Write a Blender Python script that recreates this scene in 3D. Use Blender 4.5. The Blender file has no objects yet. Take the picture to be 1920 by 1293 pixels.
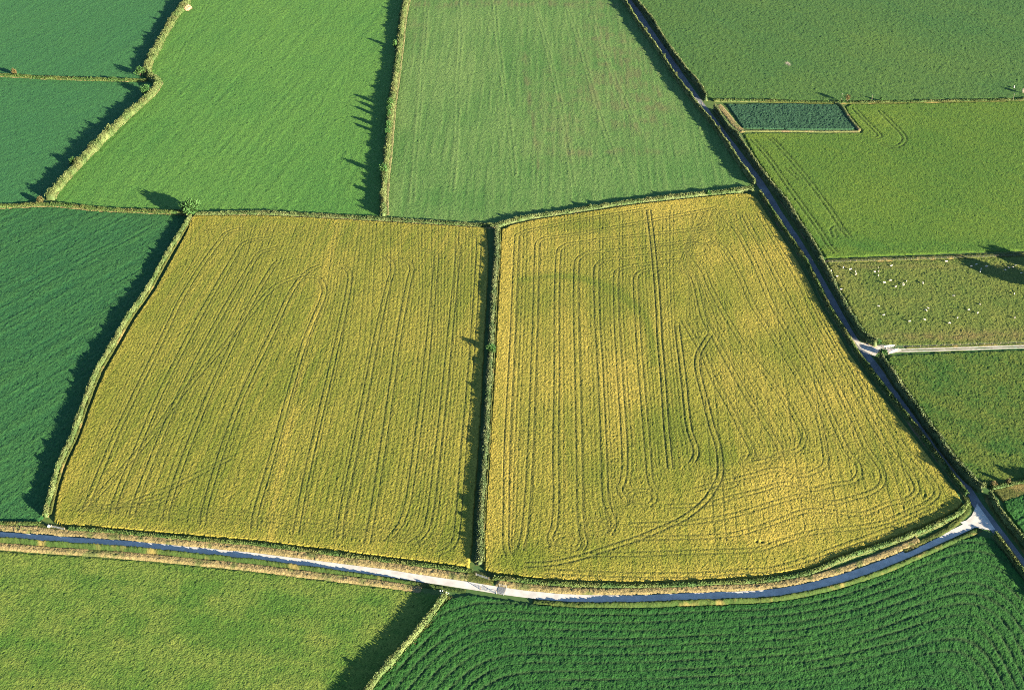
import bpy, bmesh, math, random
import numpy as np
from mathutils import Vector

# ------------------------------------------------------------------ camera, sky, sun, exposure
CAM_H, LENS_PX = 350.0, 2667.0
DEP = math.radians(36.17)                       # how far the camera looks down
SUN_EL, SHADOW_AZ = 13.0, 39.0                  # sun height; shadows fall 39 deg from -x towards +y
scene = bpy.context.scene
COL = scene.collection
cam_data = bpy.data.cameras.new('camera')
cam = bpy.data.objects.new('camera', cam_data)
COL.objects.link(cam)
cam.location = (0, 0, CAM_H)
cam.rotation_euler = (math.pi / 2 - DEP, 0, 0)
cam_data.sensor_width = 36.0
cam_data.lens = LENS_PX / 1920 * 36
cam_data.clip_start, cam_data.clip_end = 1.0, 20000.0
scene.camera = cam

sa = math.radians(SHADOW_AZ)
to_sun = Vector((math.cos(sa) * math.cos(math.radians(SUN_EL)), -math.sin(sa) * math.cos(math.radians(SUN_EL)), math.sin(math.radians(SUN_EL))))
world = bpy.data.worlds.new('World')
scene.world = world
world.use_nodes = True
wn, wl = world.node_tree.nodes, world.node_tree.links
wn.clear()
w_out, w_bg, w_sky = wn.new('ShaderNodeOutputWorld'), wn.new('ShaderNodeBackground'), wn.new('ShaderNodeTexSky')
w_sky.sky_type = 'NISHITA'
w_sky.sun_disc = False
w_sky.ozone_density, w_sky.dust_density, w_sky.altitude = 3.0, 0.1, 350.0
w_sky.sun_elevation = math.radians(SUN_EL)
w_sky.sun_rotation = math.atan2(to_sun.x, to_sun.y)
w_bg.inputs['Strength'].default_value = 0.05
wl.new(w_sky.outputs[0], w_bg.inputs[0])
wl.new(w_bg.outputs[0], w_out.inputs[0])
sun_data = bpy.data.lights.new('sun', 'SUN')
sun_data.energy, sun_data.angle, sun_data.color = 5.0, math.radians(0.5), (1.0, 0.87, 0.64)
sun = bpy.data.objects.new('sun', sun_data)
COL.objects.link(sun)
sun.rotation_euler = (-to_sun).to_track_quat('-Z', 'Y').to_euler()
vs = scene.view_settings
vs.view_transform, vs.look, vs.exposure, vs.gamma, vs.use_curve_mapping = 'Standard', 'None', 3.1, 1.0, False
scene.cycles.use_denoising = False              # keep the grain of crop and grass
scene.cycles.filter_width = 1.0

# ------------------------------------------------------------------ helpers
rng = np.random.default_rng(7)
random.seed(7)

def G(px, py, z=0.0):
    """ground point (metres) surveyed from the photograph, at height z"""
    x, y = (px - 960) / LENS_PX, (646.5 - py) / LENS_PX
    dy = math.cos(DEP) + y * math.sin(DEP)
    dz = -math.sin(DEP) + y * math.cos(DEP)
    t = (z - CAM_H) / dz
    return (x * t, dy * t)

def PX(x, y):
    """inverse of G on the ground, arrays"""
    zc = y * math.cos(DEP) + CAM_H * math.sin(DEP)
    yc = y * math.sin(DEP) - CAM_H * math.cos(DEP)
    return 960 + LENS_PX * x / zc, 646.5 - LENS_PX * yc / zc

def gl(pts, z=0.0):
    return [G(a, b, z) for a, b in pts]

def smooth(pts, step=2.0):
    """resampled Catmull-Rom through world points"""
    P = np.array(pts, float)
    if len(P) > 2:
        Q = np.vstack([2 * P[0] - P[1], P, 2 * P[-1] - P[-2]])
        out = []
        for i in range(1, len(Q) - 2):
            p0, p1, p2, p3 = Q[i - 1], Q[i], Q[i + 1], Q[i + 2]
            n = max(2, int(np.linalg.norm(p2 - p1) / step) + 1)
            t = np.linspace(0, 1, n, endpoint=False)[:, None]
            out.append(0.5 * (2 * p1 + (p2 - p0) * t + (2 * p0 - 5 * p1 + 4 * p2 - p3) * t ** 2 + (3 * p1 - p0 - 3 * p2 + p3) * t ** 3))
        P = np.vstack(out + [P[-1:]])
    d = np.r_[0, np.cumsum(np.linalg.norm(np.diff(P, axis=0), axis=1))]
    n = max(2, int(d[-1] / step) + 1)
    s = np.linspace(0, d[-1], n)
    return np.c_[np.interp(s, d, P[:, 0]), np.interp(s, d, P[:, 1])], s

def _hash(ix, iy, seed):
    h = (ix.astype(np.int64) * 374761393 + iy.astype(np.int64) * 668265263 + seed * 1274126177) & 0x7fffffff
    h = ((h ^ (h >> 13)) * 1103515245 + 12345) & 0x7fffffff
    h = ((h ^ (h >> 16)) * 69069) & 0x7fffffff
    return (h & 0xffff) / 65535.0

def vnoise(x, y, seed=0):
    ix, iy = np.floor(x), np.floor(y)
    fx, fy = x - ix, y - iy
    fx, fy = fx * fx * (3 - 2 * fx), fy * fy * (3 - 2 * fy)
    a, b = _hash(ix, iy, seed), _hash(ix + 1, iy, seed)
    c, d = _hash(ix, iy + 1, seed), _hash(ix + 1, iy + 1, seed)
    return (a * (1 - fx) + b * fx) * (1 - fy) + (c * (1 - fx) + d * fx) * fy

def fbm(x, y, scale, seed=0, octv=3):
    v, amp, tot = 0, 1.0, 0
    for k in range(octv):
        v = v + amp * vnoise(x / scale * 2 ** k + 17.3 * k, y / scale * 2 ** k - 9.1 * k, seed + k)
        tot += amp
        amp *= 0.55
    return v / tot

def streak(x, y, ang, along, across, seed):
    c, s = math.cos(ang), math.sin(ang)
    return vnoise((x * c + y * s) / along, (-x * s + y * c) / across, seed)

def inside(poly, x, y):
    P = np.array(poly)
    r = np.zeros(x.shape, bool)
    for (x1, y1), (x2, y2) in zip(P, np.roll(P, -1, 0)):
        c = (y1 > y) != (y2 > y)
        with np.errstate(divide='ignore', invalid='ignore'):
            r ^= c & (x < (x2 - x1) * (y - y1) / (y2 - y1 + 1e-12) + x1)
    return r

def mesh_np(name, co, quads, attrs=None, flat=True):
    me = bpy.data.meshes.new(name)
    nv, nq = len(co), len(quads)
    me.vertices.add(nv)
    me.vertices.foreach_set('co', np.ascontiguousarray(co, np.float32).ravel())
    k = quads.shape[1]
    me.loops.add(nq * k)
    me.loops.foreach_set('vertex_index', np.ascontiguousarray(quads, np.int32).ravel())
    me.polygons.add(nq)
    me.polygons.foreach_set('loop_start', np.arange(0, nq * k, k, dtype=np.int32))
    me.update(calc_edges=True)
    for an, av in (attrs or {}).items():
        a = me.attributes.new(an, 'FLOAT', 'POINT')
        a.data.foreach_set('value', np.ascontiguousarray(av, np.float32))
    if not flat:
        me.polygons.foreach_set('use_smooth', np.ones(nq, bool))
    return me

def link(name, me, mat=None, parent=None):
    o = bpy.data.objects.new(name, me)
    COL.objects.link(o)
    if me is not None and mat is not None:
        me.materials.append(mat)
    if parent is not None:
        o.parent = parent
    return o

def tag(o, label, cat=None, group=None, kind=None):
    o['label'] = label
    if cat: o['category'] = cat
    if group: o['group'] = group
    if kind: o['kind'] = kind
    return o

def empty(name, loc, rz=0.0):
    o = bpy.data.objects.new(name, None)
    COL.objects.link(o)
    o.location = loc
    o.rotation_euler = (0, 0, rz)
    return o

# ------------------------------------------------------------------ materials
def new_mat(name, rough=0.9, spec=0.15):
    m = bpy.data.materials.new(name)
    m.use_nodes = True
    b = m.node_tree.nodes['Principled BSDF']
    b.inputs['Roughness'].default_value = rough
    b.inputs['Specular IOR Level'].default_value = spec
    return m, m.node_tree.nodes, m.node_tree.links, b

def rgb(n, c):
    k = n.new('ShaderNodeRGB'); k.outputs[0].default_value = (*c, 1); return k.outputs[0]

def mixc(n, l, fac, a, b):
    k = n.new('ShaderNodeMix'); k.data_type = 'RGBA'
    if isinstance(fac, (int, float)): k.inputs[0].default_value = fac
    else: l.new(fac, k.inputs[0])
    l.new(a, k.inputs[6]); l.new(b, k.inputs[7])
    return k.outputs[2]

def attr(n, name):
    k = n.new('ShaderNodeAttribute'); k.attribute_name = name; return k.outputs['Fac']

def noise(n, l, scale, detail=3.0, lo=0.35, hi=0.65):
    g = n.new('ShaderNodeNewGeometry'); t = n.new('ShaderNodeTexNoise')
    t.inputs['Scale'].default_value = scale; t.inputs['Detail'].default_value = detail
    l.new(g.outputs['Position'], t.inputs['Vector'])
    r = n.new('ShaderNodeMapRange'); r.inputs[1].default_value = lo; r.inputs[2].default_value = hi
    l.new(t.outputs[0], r.inputs[0])
    return r.outputs[0]

def mat_field(name, a, b, bare, fine=0.8, relief=0.5):
    """two plant colours mixed by the 'tone' of each spot, bare soil by 'bare'"""
    m, n, l, p = new_mat(name)
    c = mixc(n, l, attr(n, 'tone'), rgb(n, a), rgb(n, b))
    dark = tuple(v * 0.62 for v in a)
    c = mixc(n, l, noise(n, l, fine, 2.0, 0.5, 0.95), c, rgb(n, dark))
    # tufts: small light and dark plants side by side
    c = mixc(n, l, noise(n, l, fine * 2.6, 2.0, 0.52, 0.72), c, rgb(n, tuple(v * 0.45 for v in a)))
    c = mixc(n, l, attr(n, 'bare'), c, rgb(n, bare))
    l.new(c, p.inputs['Base Color'])
    g = n.new('ShaderNodeNewGeometry'); t = n.new('ShaderNodeTexNoise'); bp = n.new('ShaderNodeBump')
    t.inputs['Scale'].default_value = 1.7; t.inputs['Detail'].default_value = 2.0
    l.new(g.outputs['Position'], t.inputs['Vector']); l.new(t.outputs[0], bp.inputs['Height'])
    bp.inputs['Strength'].default_value = relief; bp.inputs['Distance'].default_value = 0.5
    l.new(bp.outputs[0], p.inputs['Normal'])
    return m

def mat_leaf(name, a, b, c3, trans=0.12):
    m, n, l, p = new_mat(name, 0.75, 0.2)
    c = mixc(n, l, attr(n, 'tint'), rgb(n, a), rgb(n, b))
    c = mixc(n, l, noise(n, l, 0.12, 3.0, 0.5, 0.75), c, rgb(n, c3))
    l.new(c, p.inputs['Base Color'])
    return m

def mat_plain(name, a, b, scale, rough=0.9, spec=0.2):
    m, n, l, p = new_mat(name, rough, spec)
    l.new(mixc(n, l, noise(n, l, scale, 5.0), rgb(n, a), rgb(n, b)), p.inputs['Base Color'])
    return m

SOIL = (0.10, 0.055, 0.035)
M = {
    'ground': None,
    'cereal': mat_field('ripening_cereal', (0.080, 0.098, 0.010), (0.225, 0.175, 0.030), (0.035, 0.040, 0.012)),
    'pasture_blue': mat_field('blue_green_grass', (0.016, 0.072, 0.023), (0.028, 0.090, 0.023), SOIL),
    'pasture_bright': mat_field('bright_grass', (0.031, 0.097, 0.017), (0.064, 0.131, 0.022), SOIL),
    'striped': mat_field('striped_grass', (0.036, 0.092, 0.019), (0.082, 0.131, 0.036), (0.074, 0.062, 0.030)),
    'dark_grass': mat_field('dark_grass', (0.010, 0.058, 0.019), (0.027, 0.080, 0.017), SOIL),
    'ne_grass': mat_field('dull_grass', (0.022, 0.067, 0.016), (0.048, 0.087, 0.016), (0.234, 0.187, 0.156)),
    'east_grass': mat_field('mown_grass', (0.027, 0.073, 0.009), (0.070, 0.105, 0.011), (0.03, 0.05, 0.01)),
    'sheep_grass': mat_field('grazed_grass', (0.045, 0.075, 0.012), (0.095, 0.103, 0.020), (0.11, 0.075, 0.03)),
    'rough_grass': mat_field('rough_grass', (0.020, 0.058, 0.008), (0.066, 0.083, 0.012), SOIL),
    'near_grass': mat_field('near_grass', (0.039, 0.087, 0.011), (0.100, 0.125, 0.022), SOIL),
    'rows': mat_field('row_crop_leaf', (0.007, 0.047, 0.009), (0.022, 0.072, 0.011), (0.02, 0.028, 0.012)),
    'kale': mat_field('kale_leaf', (0.014, 0.044, 0.020), (0.019, 0.056, 0.028), (0.02, 0.03, 0.015)),
    'verge_tan': mat_field('dry_verge_grass', (0.120, 0.100, 0.040), (0.175, 0.132, 0.060), (0.035, 0.060, 0.014)),
    'verge_pale': mat_field('bleached_verge_grass', (0.095, 0.100, 0.040), (0.140, 0.130, 0.056), (0.05, 0.07, 0.02)),
    'verge_green': mat_field('green_verge_grass', (0.019, 0.039, 0.007), (0.050, 0.055, 0.012), (0.12, 0.09, 0.03)),
    'bank': mat_field('bank_grass', (0.042, 0.066, 0.018), (0.096, 0.100, 0.036), (0.11, 0.07, 0.045)),
    'hedge_mid': mat_leaf('grey_green_hedge_leaf', (0.028, 0.050, 0.016), (0.075, 0.088, 0.034), (0.050, 0.060, 0.022)),
    'hedge_pale': mat_leaf('pale_hedge_leaf', (0.032, 0.056, 0.014), (0.085, 0.105, 0.036), (0.055, 0.060, 0.020)),
    'hedge_green': mat_leaf('green_hedge_leaf', (0.022, 0.050, 0.010), (0.050, 0.070, 0.016), (0.060, 0.060, 0.018)),
    'tree_green': mat_leaf('tree_leaf', (0.016, 0.055, 0.012), (0.035, 0.080, 0.018), (0.025, 0.060, 0.012)),
    'tree_brown': mat_leaf('brown_leaf', (0.050, 0.045, 0.015), (0.085, 0.060, 0.022), (0.045, 0.055, 0.015)),
    'tree_pale': mat_leaf('bleached_twig', (0.20, 0.18, 0.13), (0.30, 0.27, 0.20), (0.12, 0.11, 0.06)),
    'bark': mat_plain('bark', (0.05, 0.035, 0.022), (0.09, 0.07, 0.05), 3.0),
    'road': mat_plain('road_surface', (0.27, 0.255, 0.235), (0.36, 0.34, 0.31), 0.35),
    'lane': mat_plain('lane_surface', (0.075, 0.08, 0.085), (0.11, 0.115, 0.12), 0.3),
    'gravel': mat_plain('pale_gravel', (0.24, 0.21, 0.17), (0.36, 0.33, 0.29), 0.9),
    'wood': mat_plain('weathered_wood', (0.09, 0.075, 0.055), (0.15, 0.125, 0.095), 4.0),
    'white': mat_plain('white_paint', (0.55, 0.55, 0.53), (0.7, 0.7, 0.68), 6.0, 0.5, 0.4),
    'steel': mat_plain('galvanised_steel', (0.12, 0.13, 0.14), (0.20, 0.21, 0.22), 6.0, 0.45, 0.5),
    'fleece': mat_plain('sheep_fleece', (0.30, 0.27, 0.23), (0.42, 0.38, 0.33), 5.0),
    'stone': mat_plain('white_stone', (0.45, 0.45, 0.42), (0.62, 0.62, 0.58), 4.0),
    'earth': mat_plain('bare_earth', (0.16, 0.085, 0.05), (0.26, 0.15, 0.10), 2.5),
    'rust': mat_plain('dark_grid_steel', (0.07, 0.055, 0.04), (0.12, 0.10, 0.08), 4.0, 0.6, 0.4),
}
_fm = {}
for k in M.values():
    pass
# far ground: a patchwork of greens for what lies outside the surveyed fields
m, n, l, p = new_mat('far_pasture')
g = n.new('ShaderNodeNewGeometry'); v = n.new('ShaderNodeTexVoronoi'); v.inputs['Scale'].default_value = 0.005
l.new(g.outputs['Position'], v.inputs['Vector'])
sep = n.new('ShaderNodeSeparateColor'); l.new(v.outputs['Color'], sep.inputs[0])
c = mixc(n, l, sep.outputs[0], rgb(n, (0.025, 0.065, 0.02)), rgb(n, (0.06, 0.085, 0.02)))
c = mixc(n, l, noise(n, l, 0.6, 4.0, 0.4, 0.9), c, rgb(n, (0.02, 0.05, 0.012)))
l.new(c, p.inputs['Base Color'])
M['ground'] = m

# ------------------------------------------------------------------ surveyed lines (photograph pixels -> metres)
A1 = [(385, -80), (365, -35), (349, 6), (325, 36), (305, 71), (289, 101), (276, 127), (279, 141), (296, 151)]
A2 = [(298, 155), (286, 175), (247, 211), (208, 247), (169, 286), (136, 321), (107, 354), (94, 372)]
B = [(-140, 136), (0, 142), (97, 147), (195, 150), (276, 152)]
C = [(-140, 395), (0, 388), (97, 384), (195, 393), (290, 397), (352, 400)]
C2 = [(366, 402), (480, 400), (577, 404), (707, 411), (805, 417), (905, 423), (930, 423)]
D = [(930, 424), (962, 415), (1002, 407), (1090, 394), (1187, 379), (1285, 368), (1382, 358), (1412, 353)]
E = [(772, -60), (762, 0), (754, 39), (748, 97), (740, 156), (733, 211), (728, 266), (722, 325), (719, 367), (719, 405)]
F = [(359, 405), (338, 438), (308, 487), (276, 545), (240, 597), (208, 653), (182, 698), (162, 747), (148, 786), (135, 823), (111, 874), (95, 930), (86, 966)]
GH = [(931, 429), (931, 477), (926, 536), (922, 607), (920, 659), (917, 711), (913, 770), (912, 800), (907, 879), (901, 958), (899, 1018), (899, 1056)]
H1 = [(1118, -70), (1168, 0), (1200, 49), (1233, 94), (1265, 143), (1298, 186), (1317, 210), (1350, 252), (1382, 301), (1415, 345)]
H2 = [(1424, 362), (1446, 396), (1479, 445), (1505, 483), (1528, 525), (1554, 577), (1583, 622), (1602, 655), (1628, 691), (1661, 733), (1702, 785), (1742, 837), (1781, 888), (1812, 928)]
I1 = [(1140, -72), (1194, 3), (1226, 42), (1252, 84), (1285, 130), (1311, 159), (1327, 186)]
I2 = [(1342, 203), (1366, 240), (1385, 258), (1411, 297), (1440, 338), (1466, 369), (1498, 418), (1521, 453), (1541, 488)]
I3 = [(1541, 490), (1560, 525), (1583, 570), (1602, 603), (1622, 632), (1646, 645)]
I4 = [(1652, 668), (1664, 688), (1693, 732), (1732, 785), (1769, 837), (1809, 888), (1843, 918)]
I5 = [(1857, 925), (1877, 960), (1920, 1015), (2010, 1125)]
LANE = [(1128, -72), (1181, 0), (1207, 42), (1239, 88), (1272, 136), (1304, 182), (1343, 234), (1379, 282), (1414, 328), (1437, 362), (1459, 399), (1492, 448), (1515, 487), (1541, 533), (1570, 585), (1596, 630), (1622, 665), (1648, 697), (1680, 738), (1719, 788), (1757, 840), (1797, 895), (1833, 947), (1861, 984), (1888, 1020), (1920, 1062), (2000, 1170)]
ROAD = [(-140, 995), (0, 1003), (119, 1012), (238, 1020), (357, 1031), (480, 1043), (599, 1058), (718, 1073), (797, 1085), (877, 1097), (940, 1107), (1000, 1115), (1060, 1120), (1119, 1122), (1198, 1122), (1277, 1119), (1357, 1116), (1440, 1112), (1499, 1103), (1559, 1089), (1618, 1071), (1678, 1048), (1737, 1022), (1797, 995), (1826, 981)]
R0 = [(-140, 976), (0, 981), (76, 982)]
R1 = [(128, 991), (238, 999), (357, 1010), (476, 1020), (599, 1035), (718, 1050), (837, 1065), (888, 1071)]
R2 = [(925, 1083), (985, 1089), (1039, 1094), (1119, 1097), (1198, 1098), (1277, 1096), (1357, 1092), (1436, 1087), (1519, 1072), (1579, 1047), (1638, 1027), (1698, 1007), (1757, 983), (1797, 963), (1815, 943)]
J = [(1337, 189), (1420, 189), (1500, 191), (1560, 192), (1640, 192), (1760, 190), (1920, 187), (2060, 184)]
K = [(1548, 487), (1640, 484), (1760, 480), (1840, 477), (1920, 474), (2060, 468)]
TRACK = [(1604, 640), (1630, 650), (1662, 655), (1700, 657), (1800, 654), (1920, 650), (2060, 645)]
L = [(1858, 917), (1890, 909), (1920, 902), (2040, 872)]
MH = [(836, 1113), (808, 1152), (770, 1198), (726, 1248), (690, 1293), (630, 1370)]
N = [(1864, 1000), (1890, 1036), (1920, 1078), (1990, 1170)]

# ------------------------------------------------------------------ big ground
me = bpy.data.meshes.new('ground')
S = 9000
me.from_pydata([(-S, -S, -0.05), (S, -S, -0.05), (S, S, -0.05), (-S, S, -0.05)], [], [(0, 1, 2, 3)])
tag(link('ground', me, M['ground']), 'patchwork of green farmland reaching beyond the fields', kind='structure')

# ------------------------------------------------------------------ fields
class Grid:
    def __init__(s, poly_px, dx, dy, jit=.28):
        s.poly = gl(poly_px)
        P = np.array(s.poly)
        s.x0, s.y0 = P.min(0) - 1
        x1, y1 = P.max(0) + 1
        s.dx, s.dy = dx, dy
        s.nx, s.ny = int((x1 - s.x0) / dx) + 2, int((y1 - s.y0) / dy) + 2
        xs, ys = s.x0 + dx * np.arange(s.nx), s.y0 + dy * np.arange(s.ny)
        s.X, s.Y = np.meshgrid(xs, ys)
        # a little irregularity so that no lattice can be seen
        s.X = s.X + rng.uniform(-jit, jit, s.X.shape) * dx
        s.Y = s.Y + rng.uniform(-jit, jit, s.Y.shape) * dy
        cx, cy = np.meshgrid(xs[:-1] + dx / 2, ys[:-1] + dy / 2)
        s.keep = inside(s.poly, cx, cy)
        s.edge = s.dist([s.poly + [s.poly[0]]], 9.0)

    def dist(s, lines, r):
        d = np.full(s.X.shape, 1e3)
        for ln in lines:
            for (ax, ay), (bx, by) in zip(ln[:-1], ln[1:]):
                i0 = max(0, int((min(ax, bx) - r - s.x0) / s.dx)); i1 = min(s.nx, int((max(ax, bx) + r - s.x0) / s.dx) + 2)
                j0 = max(0, int((min(ay, by) - r - s.y0) / s.dy)); j1 = min(s.ny, int((max(ay, by) + r - s.y0) / s.dy) + 2)
                if i0 >= i1 or j0 >= j1: continue
                X, Y = s.X[j0:j1, i0:i1] - ax, s.Y[j0:j1, i0:i1] - ay
                ux, uy = bx - ax, by - ay
                t = np.clip((X * ux + Y * uy) / (ux * ux + uy * uy + 1e-9), 0, 1)
                d[j0:j1, i0:i1] = np.minimum(d[j0:j1, i0:i1], np.hypot(X - t * ux, Y - t * uy))
        return d

    def grooves(s, specs):
        """max groove strength over (world polyline, sigma, depth)"""
        out = np.zeros(s.X.shape)
        for ln, sig, dep in specs:
            d = s.dist([ln], sig * 3)
            out = np.maximum(out, dep * np.exp(-(d / sig) ** 2))
        return out

    def build(s, name, Z, tone, bare, mat, label, cat):
        used = np.zeros((s.ny, s.nx), np.int8)
        k = s.keep
        used[:-1, :-1] += k; used[1:, :-1] += k; used[:-1, 1:] += k; used[1:, 1:] += k
        Z = np.where(used < 4, 0.0, Z)
        idx = np.full((s.ny, s.nx), -1, np.int64)
        sel = used > 0
        idx[sel] = np.arange(sel.sum())
        co = np.c_[s.X[sel], s.Y[sel], Z[sel]]
        q = np.c_[idx[:-1, :-1][k], idx[:-1, 1:][k], idx[1:, 1:][k], idx[1:, :-1][k]]
        me = mesh_np(name, co, q, {'tone': np.clip(tone, 0, 1)[sel], 'bare': np.clip(bare, 0, 1)[sel]})
        return tag(link(name, me, mat), label, cat, kind='stuff')

def off(ln, d):
    P = np.array(ln); T = np.gradient(P, axis=0); T /= np.linalg.norm(T, axis=1)[:, None] + 1e-9
    return [tuple(p) for p in P + np.c_[-T[:, 1], T[:, 0]] * d]

def pair(px, half=1.05, sig=0.3, dep=0.5, closed=False):
    P, _ = smooth(gl(px), 2.0)
    return [(off(P, half), sig, dep), (off(P, -half), sig, dep)]

def blob(g, items):
    """sum of soft patches (px, py, rx, ry, amount) laid on the ground"""
    u, v = PX(g.X, g.Y)
    t = np.zeros(g.X.shape)
    for px, py, rx, ry, a in items:
        t += a * np.exp(-((u - px) / rx) ** 2 - ((v - py) / ry) ** 2)
    return t

def interp_lines(La, Lb, k, n=30):
    """k lines between two px polylines (open interval)"""
    def rs(Lp):
        P = np.array(Lp, float); d = np.r_[0, np.cumsum(np.hypot(*np.diff(P, axis=0).T))]
        s = np.linspace(0, d[-1], n)
        return np.c_[np.interp(s, d, P[:, 0]), np.interp(s, d, P[:, 1])]
    a, b = rs(La), rs(Lb)
    return [a + (b - a) * (i + 1) / (k + 1) for i in range(k)]

# ---- left cereal field
Y1P = [(362, 406), (480, 405), (577, 409), (707, 416), (805, 422), (912, 428), (916, 480), (914, 536), (910, 607), (907, 659), (905, 711), (902, 770), (900, 800), (895, 879), (889, 958), (886, 1020), (880, 1064),
       (837, 1060), (718, 1045), (599, 1030), (476, 1015), (357, 1005), (238, 994), (118, 985), (100, 978), (108, 930), (124, 876), (148, 824), (161, 788), (175, 749), (195, 700), (221, 655), (253, 599), (289, 547), (321, 489), (348, 440)]
L1 = [(460, 430), (438, 433), (422, 440), (411, 455), (377, 501), (340, 562), (312, 620), (279, 688), (247, 753), (218, 815), (180, 905), (160, 955)]
L2 = [(505, 448), (477, 451), (455, 459), (444, 475), (414, 525), (377, 590), (345, 650), (300, 740), (262, 830), (222, 925), (210, 965)]
L3 = [(520, 466), (494, 473), (481, 483), (440, 548), (390, 637), (330, 755), (290, 850), (255, 940), (247, 970)]
L4 = [(530, 488), (514, 499), (470, 571), (440, 635), (390, 745), (345, 860), (315, 950), (310, 978)]
L5 = [(600, 500), (575, 512), (545, 550), (510, 625), (455, 740), (415, 850), (385, 950), (380, 985)]
L6 = [(560, 525), (581, 519), (598, 525), (607, 540), (605, 560), (572, 640), (545, 730), (512, 850), (480, 960), (476, 993)]
L7 = [(640, 500), (655, 515), (650, 560), (628, 660), (600, 780), (575, 890), (557, 985), (554, 1003)]
L8 = [(720, 480), (736, 502), (725, 545), (704, 640), (685, 740), (664, 850), (642, 960), (636, 1012)]
L9 = [(745, 488), (762, 492), (772, 504), (764, 540), (746, 640), (732, 740), (716, 850), (699, 960), (688, 1020)]
L10 = [(795, 470), (815, 478), (817, 495), (803, 640), (792, 740), (778, 850), (765, 940), (750, 985), (730, 1010)]
L11 = [(835, 456), (853, 464), (858, 478), (842, 640), (832, 740), (820, 850), (806, 960), (795, 1000), (770, 1020)]
L12 = [(875, 440), (890, 447), (897, 460), (886, 640), (878, 740), (868, 850), (860, 960), (850, 1020), (820, 1040)]
LX = [(580, 515), (563, 518), (525, 533), (500, 553), (470, 590), (409, 662), (341, 740), (278, 825), (190, 923), (150, 960)]
LX2 = [(330, 930), (280, 945), (200, 950), (150, 955)]
LX3 = [(430, 860), (330, 910), (240, 945), (180, 955)]
g = Grid(Y1P, 0.30, 0.46, .1)
guides = [L1, L2, L3, L4, L5, L6, L7, L8, L9, L10, L11, L12]
sp = []
for q in guides: sp += pair(q, 1.05, .26, .42)
for q in (LX,): sp += pair(q, 1.05, .26, .38)
for q in (LX2, LX3): sp += pair(q, 1.05, 0.35, 0.3)
straight = [[(390, 415), (345, 490), (278, 610), (225, 700), (190, 780), (150, 880), (125, 960)]] + [[(p if j else (p[0], p[1])) for j, p in enumerate(q[2:])] for q in guides]
tops = [(352 + i * 45, 420) for i in range(13)]
straight = [[tops[i]] + q[1:] for i, q in enumerate(straight)]
for a, b in zip(straight[:-1], straight[1:]):
    for ln in interp_lines(a, b, 6):
        P, _ = smooth(gl([tuple(v) for v in ln]), 4.0)
        sp.append(([tuple(v) for v in P], 0.26, random.uniform(0.10, 0.28)))
for d in (5.0, 9.0):
    P = [G(*v) for v in [(118, 975), (238, 984), (357, 994), (476, 1004), (599, 1018), (718, 1033), (837, 1046), (868, 1044)]]
    P, _ = smooth(P, 3.0); sp.append((off(P, d), 0.35, 0.22)); sp.append((off(P, d + 2.1), 0.35, 0.22))
gr = g.grooves(sp)
u, vv = PX(g.X, g.Y)
strip_x = np.interp(vv, [430, 520, 700, 850, 980], [632, 608, 562, 532, 508])
tone = 0.02 + 0.50 * fbm(g.X, g.Y, 30, 3, 4) + 0.34 * np.exp(-(np.clip(g.edge, 0, 9) / 2.2) ** 2) + 0.32 * np.exp(-((u - strip_x) / 9) ** 2) \
    + blob(g, [(840, 860, 80, 60, .22), (760, 640, 120, 160, .10), (700, 960, 80, 40, .10), (560, 425, 160, 12, .12), (860, 470, 40, 40, .2), (250, 700, 60, 120, .06), (300, 960, 200, 25, -.10), (420, 880, 90, 70, -.08), (480, 420, 60, 9, -.15), (150, 900, 25, 60, .15)]) \
    + 0.34 * (streak(g.X, g.Y, math.radians(78), 60, 1.4, 5) - .5)
wn_ = rng.normal(0, 1, g.X.shape)
tone = tone + 0.10 * wn_
Z = 0.72 + 0.042 * wn_ + 0.08 * (vnoise(g.X / .8, g.Y / 1.2, 4) - .5) + 0.08 * (fbm(g.X, g.Y, 7, 8) - .5)
Z = np.maximum(0.06, Z - .36 * gr)
g.build('cereal_crop', Z, tone, np.clip(gr * 1.7, 0, .85), M['cereal'], 'olive-green ripening cereal field left of the central hedge, streaked with wheel tracks', 'crop field')

# ---- right cereal field
Y2P = [(940, 431), (962, 422), (1002, 413), (1090, 400), (1187, 385), (1285, 374), (1382, 364), (1408, 365), (1421, 376), (1436, 400), (1468, 449), (1494, 489), (1517, 530), (1543, 582), (1572, 627), (1590, 660), (1616, 696), (1649, 738), (1690, 790), (1730, 842), (1769, 893), (1797, 930), (1805, 945), (1796, 955), (1757, 976), (1698, 1001), (1638, 1021), (1579, 1041), (1519, 1066), (1436, 1082), (1357, 1087), (1277, 1091), (1198, 1093), (1119, 1092), (1039, 1089), (985, 1084), (930, 1076), (908, 1068),
       (908, 1018), (910, 958), (916, 879), (920, 800), (922, 770), (926, 711), (929, 659), (931, 607), (935, 536), (938, 477)]
T1 = [(1215, 393), (1141, 405), (1067, 418), (1021, 428), (989, 434), (972, 443), (968, 458), (961, 619), (955, 740), (950, 840), (948, 960), (948, 1025), (954, 1042)]
T2 = [(1340, 392), (1215, 416), (1100, 437), (1048, 445), (1019, 449), (1008, 458), (1006, 475), (1002, 619), (999, 700), (994, 840), (988, 940), (982, 1000), (974, 1032)]
T3 = [(1330, 428), (1215, 441), (1130, 450), (1093, 456), (1067, 459), (1050, 468), (1046, 484), (1043, 560), (1043, 700), (1041, 840), (1042, 940), (1038, 990), (1030, 1008), (1036, 1026)]
T4 = [(1305, 452), (1215, 464), (1128, 473), (1104, 475), (1087, 484), (1080, 501), (1079, 580), (1082, 700), (1085, 840), (1087, 960), (1092, 1005), (1096, 1020), (1088, 1034)]
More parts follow.
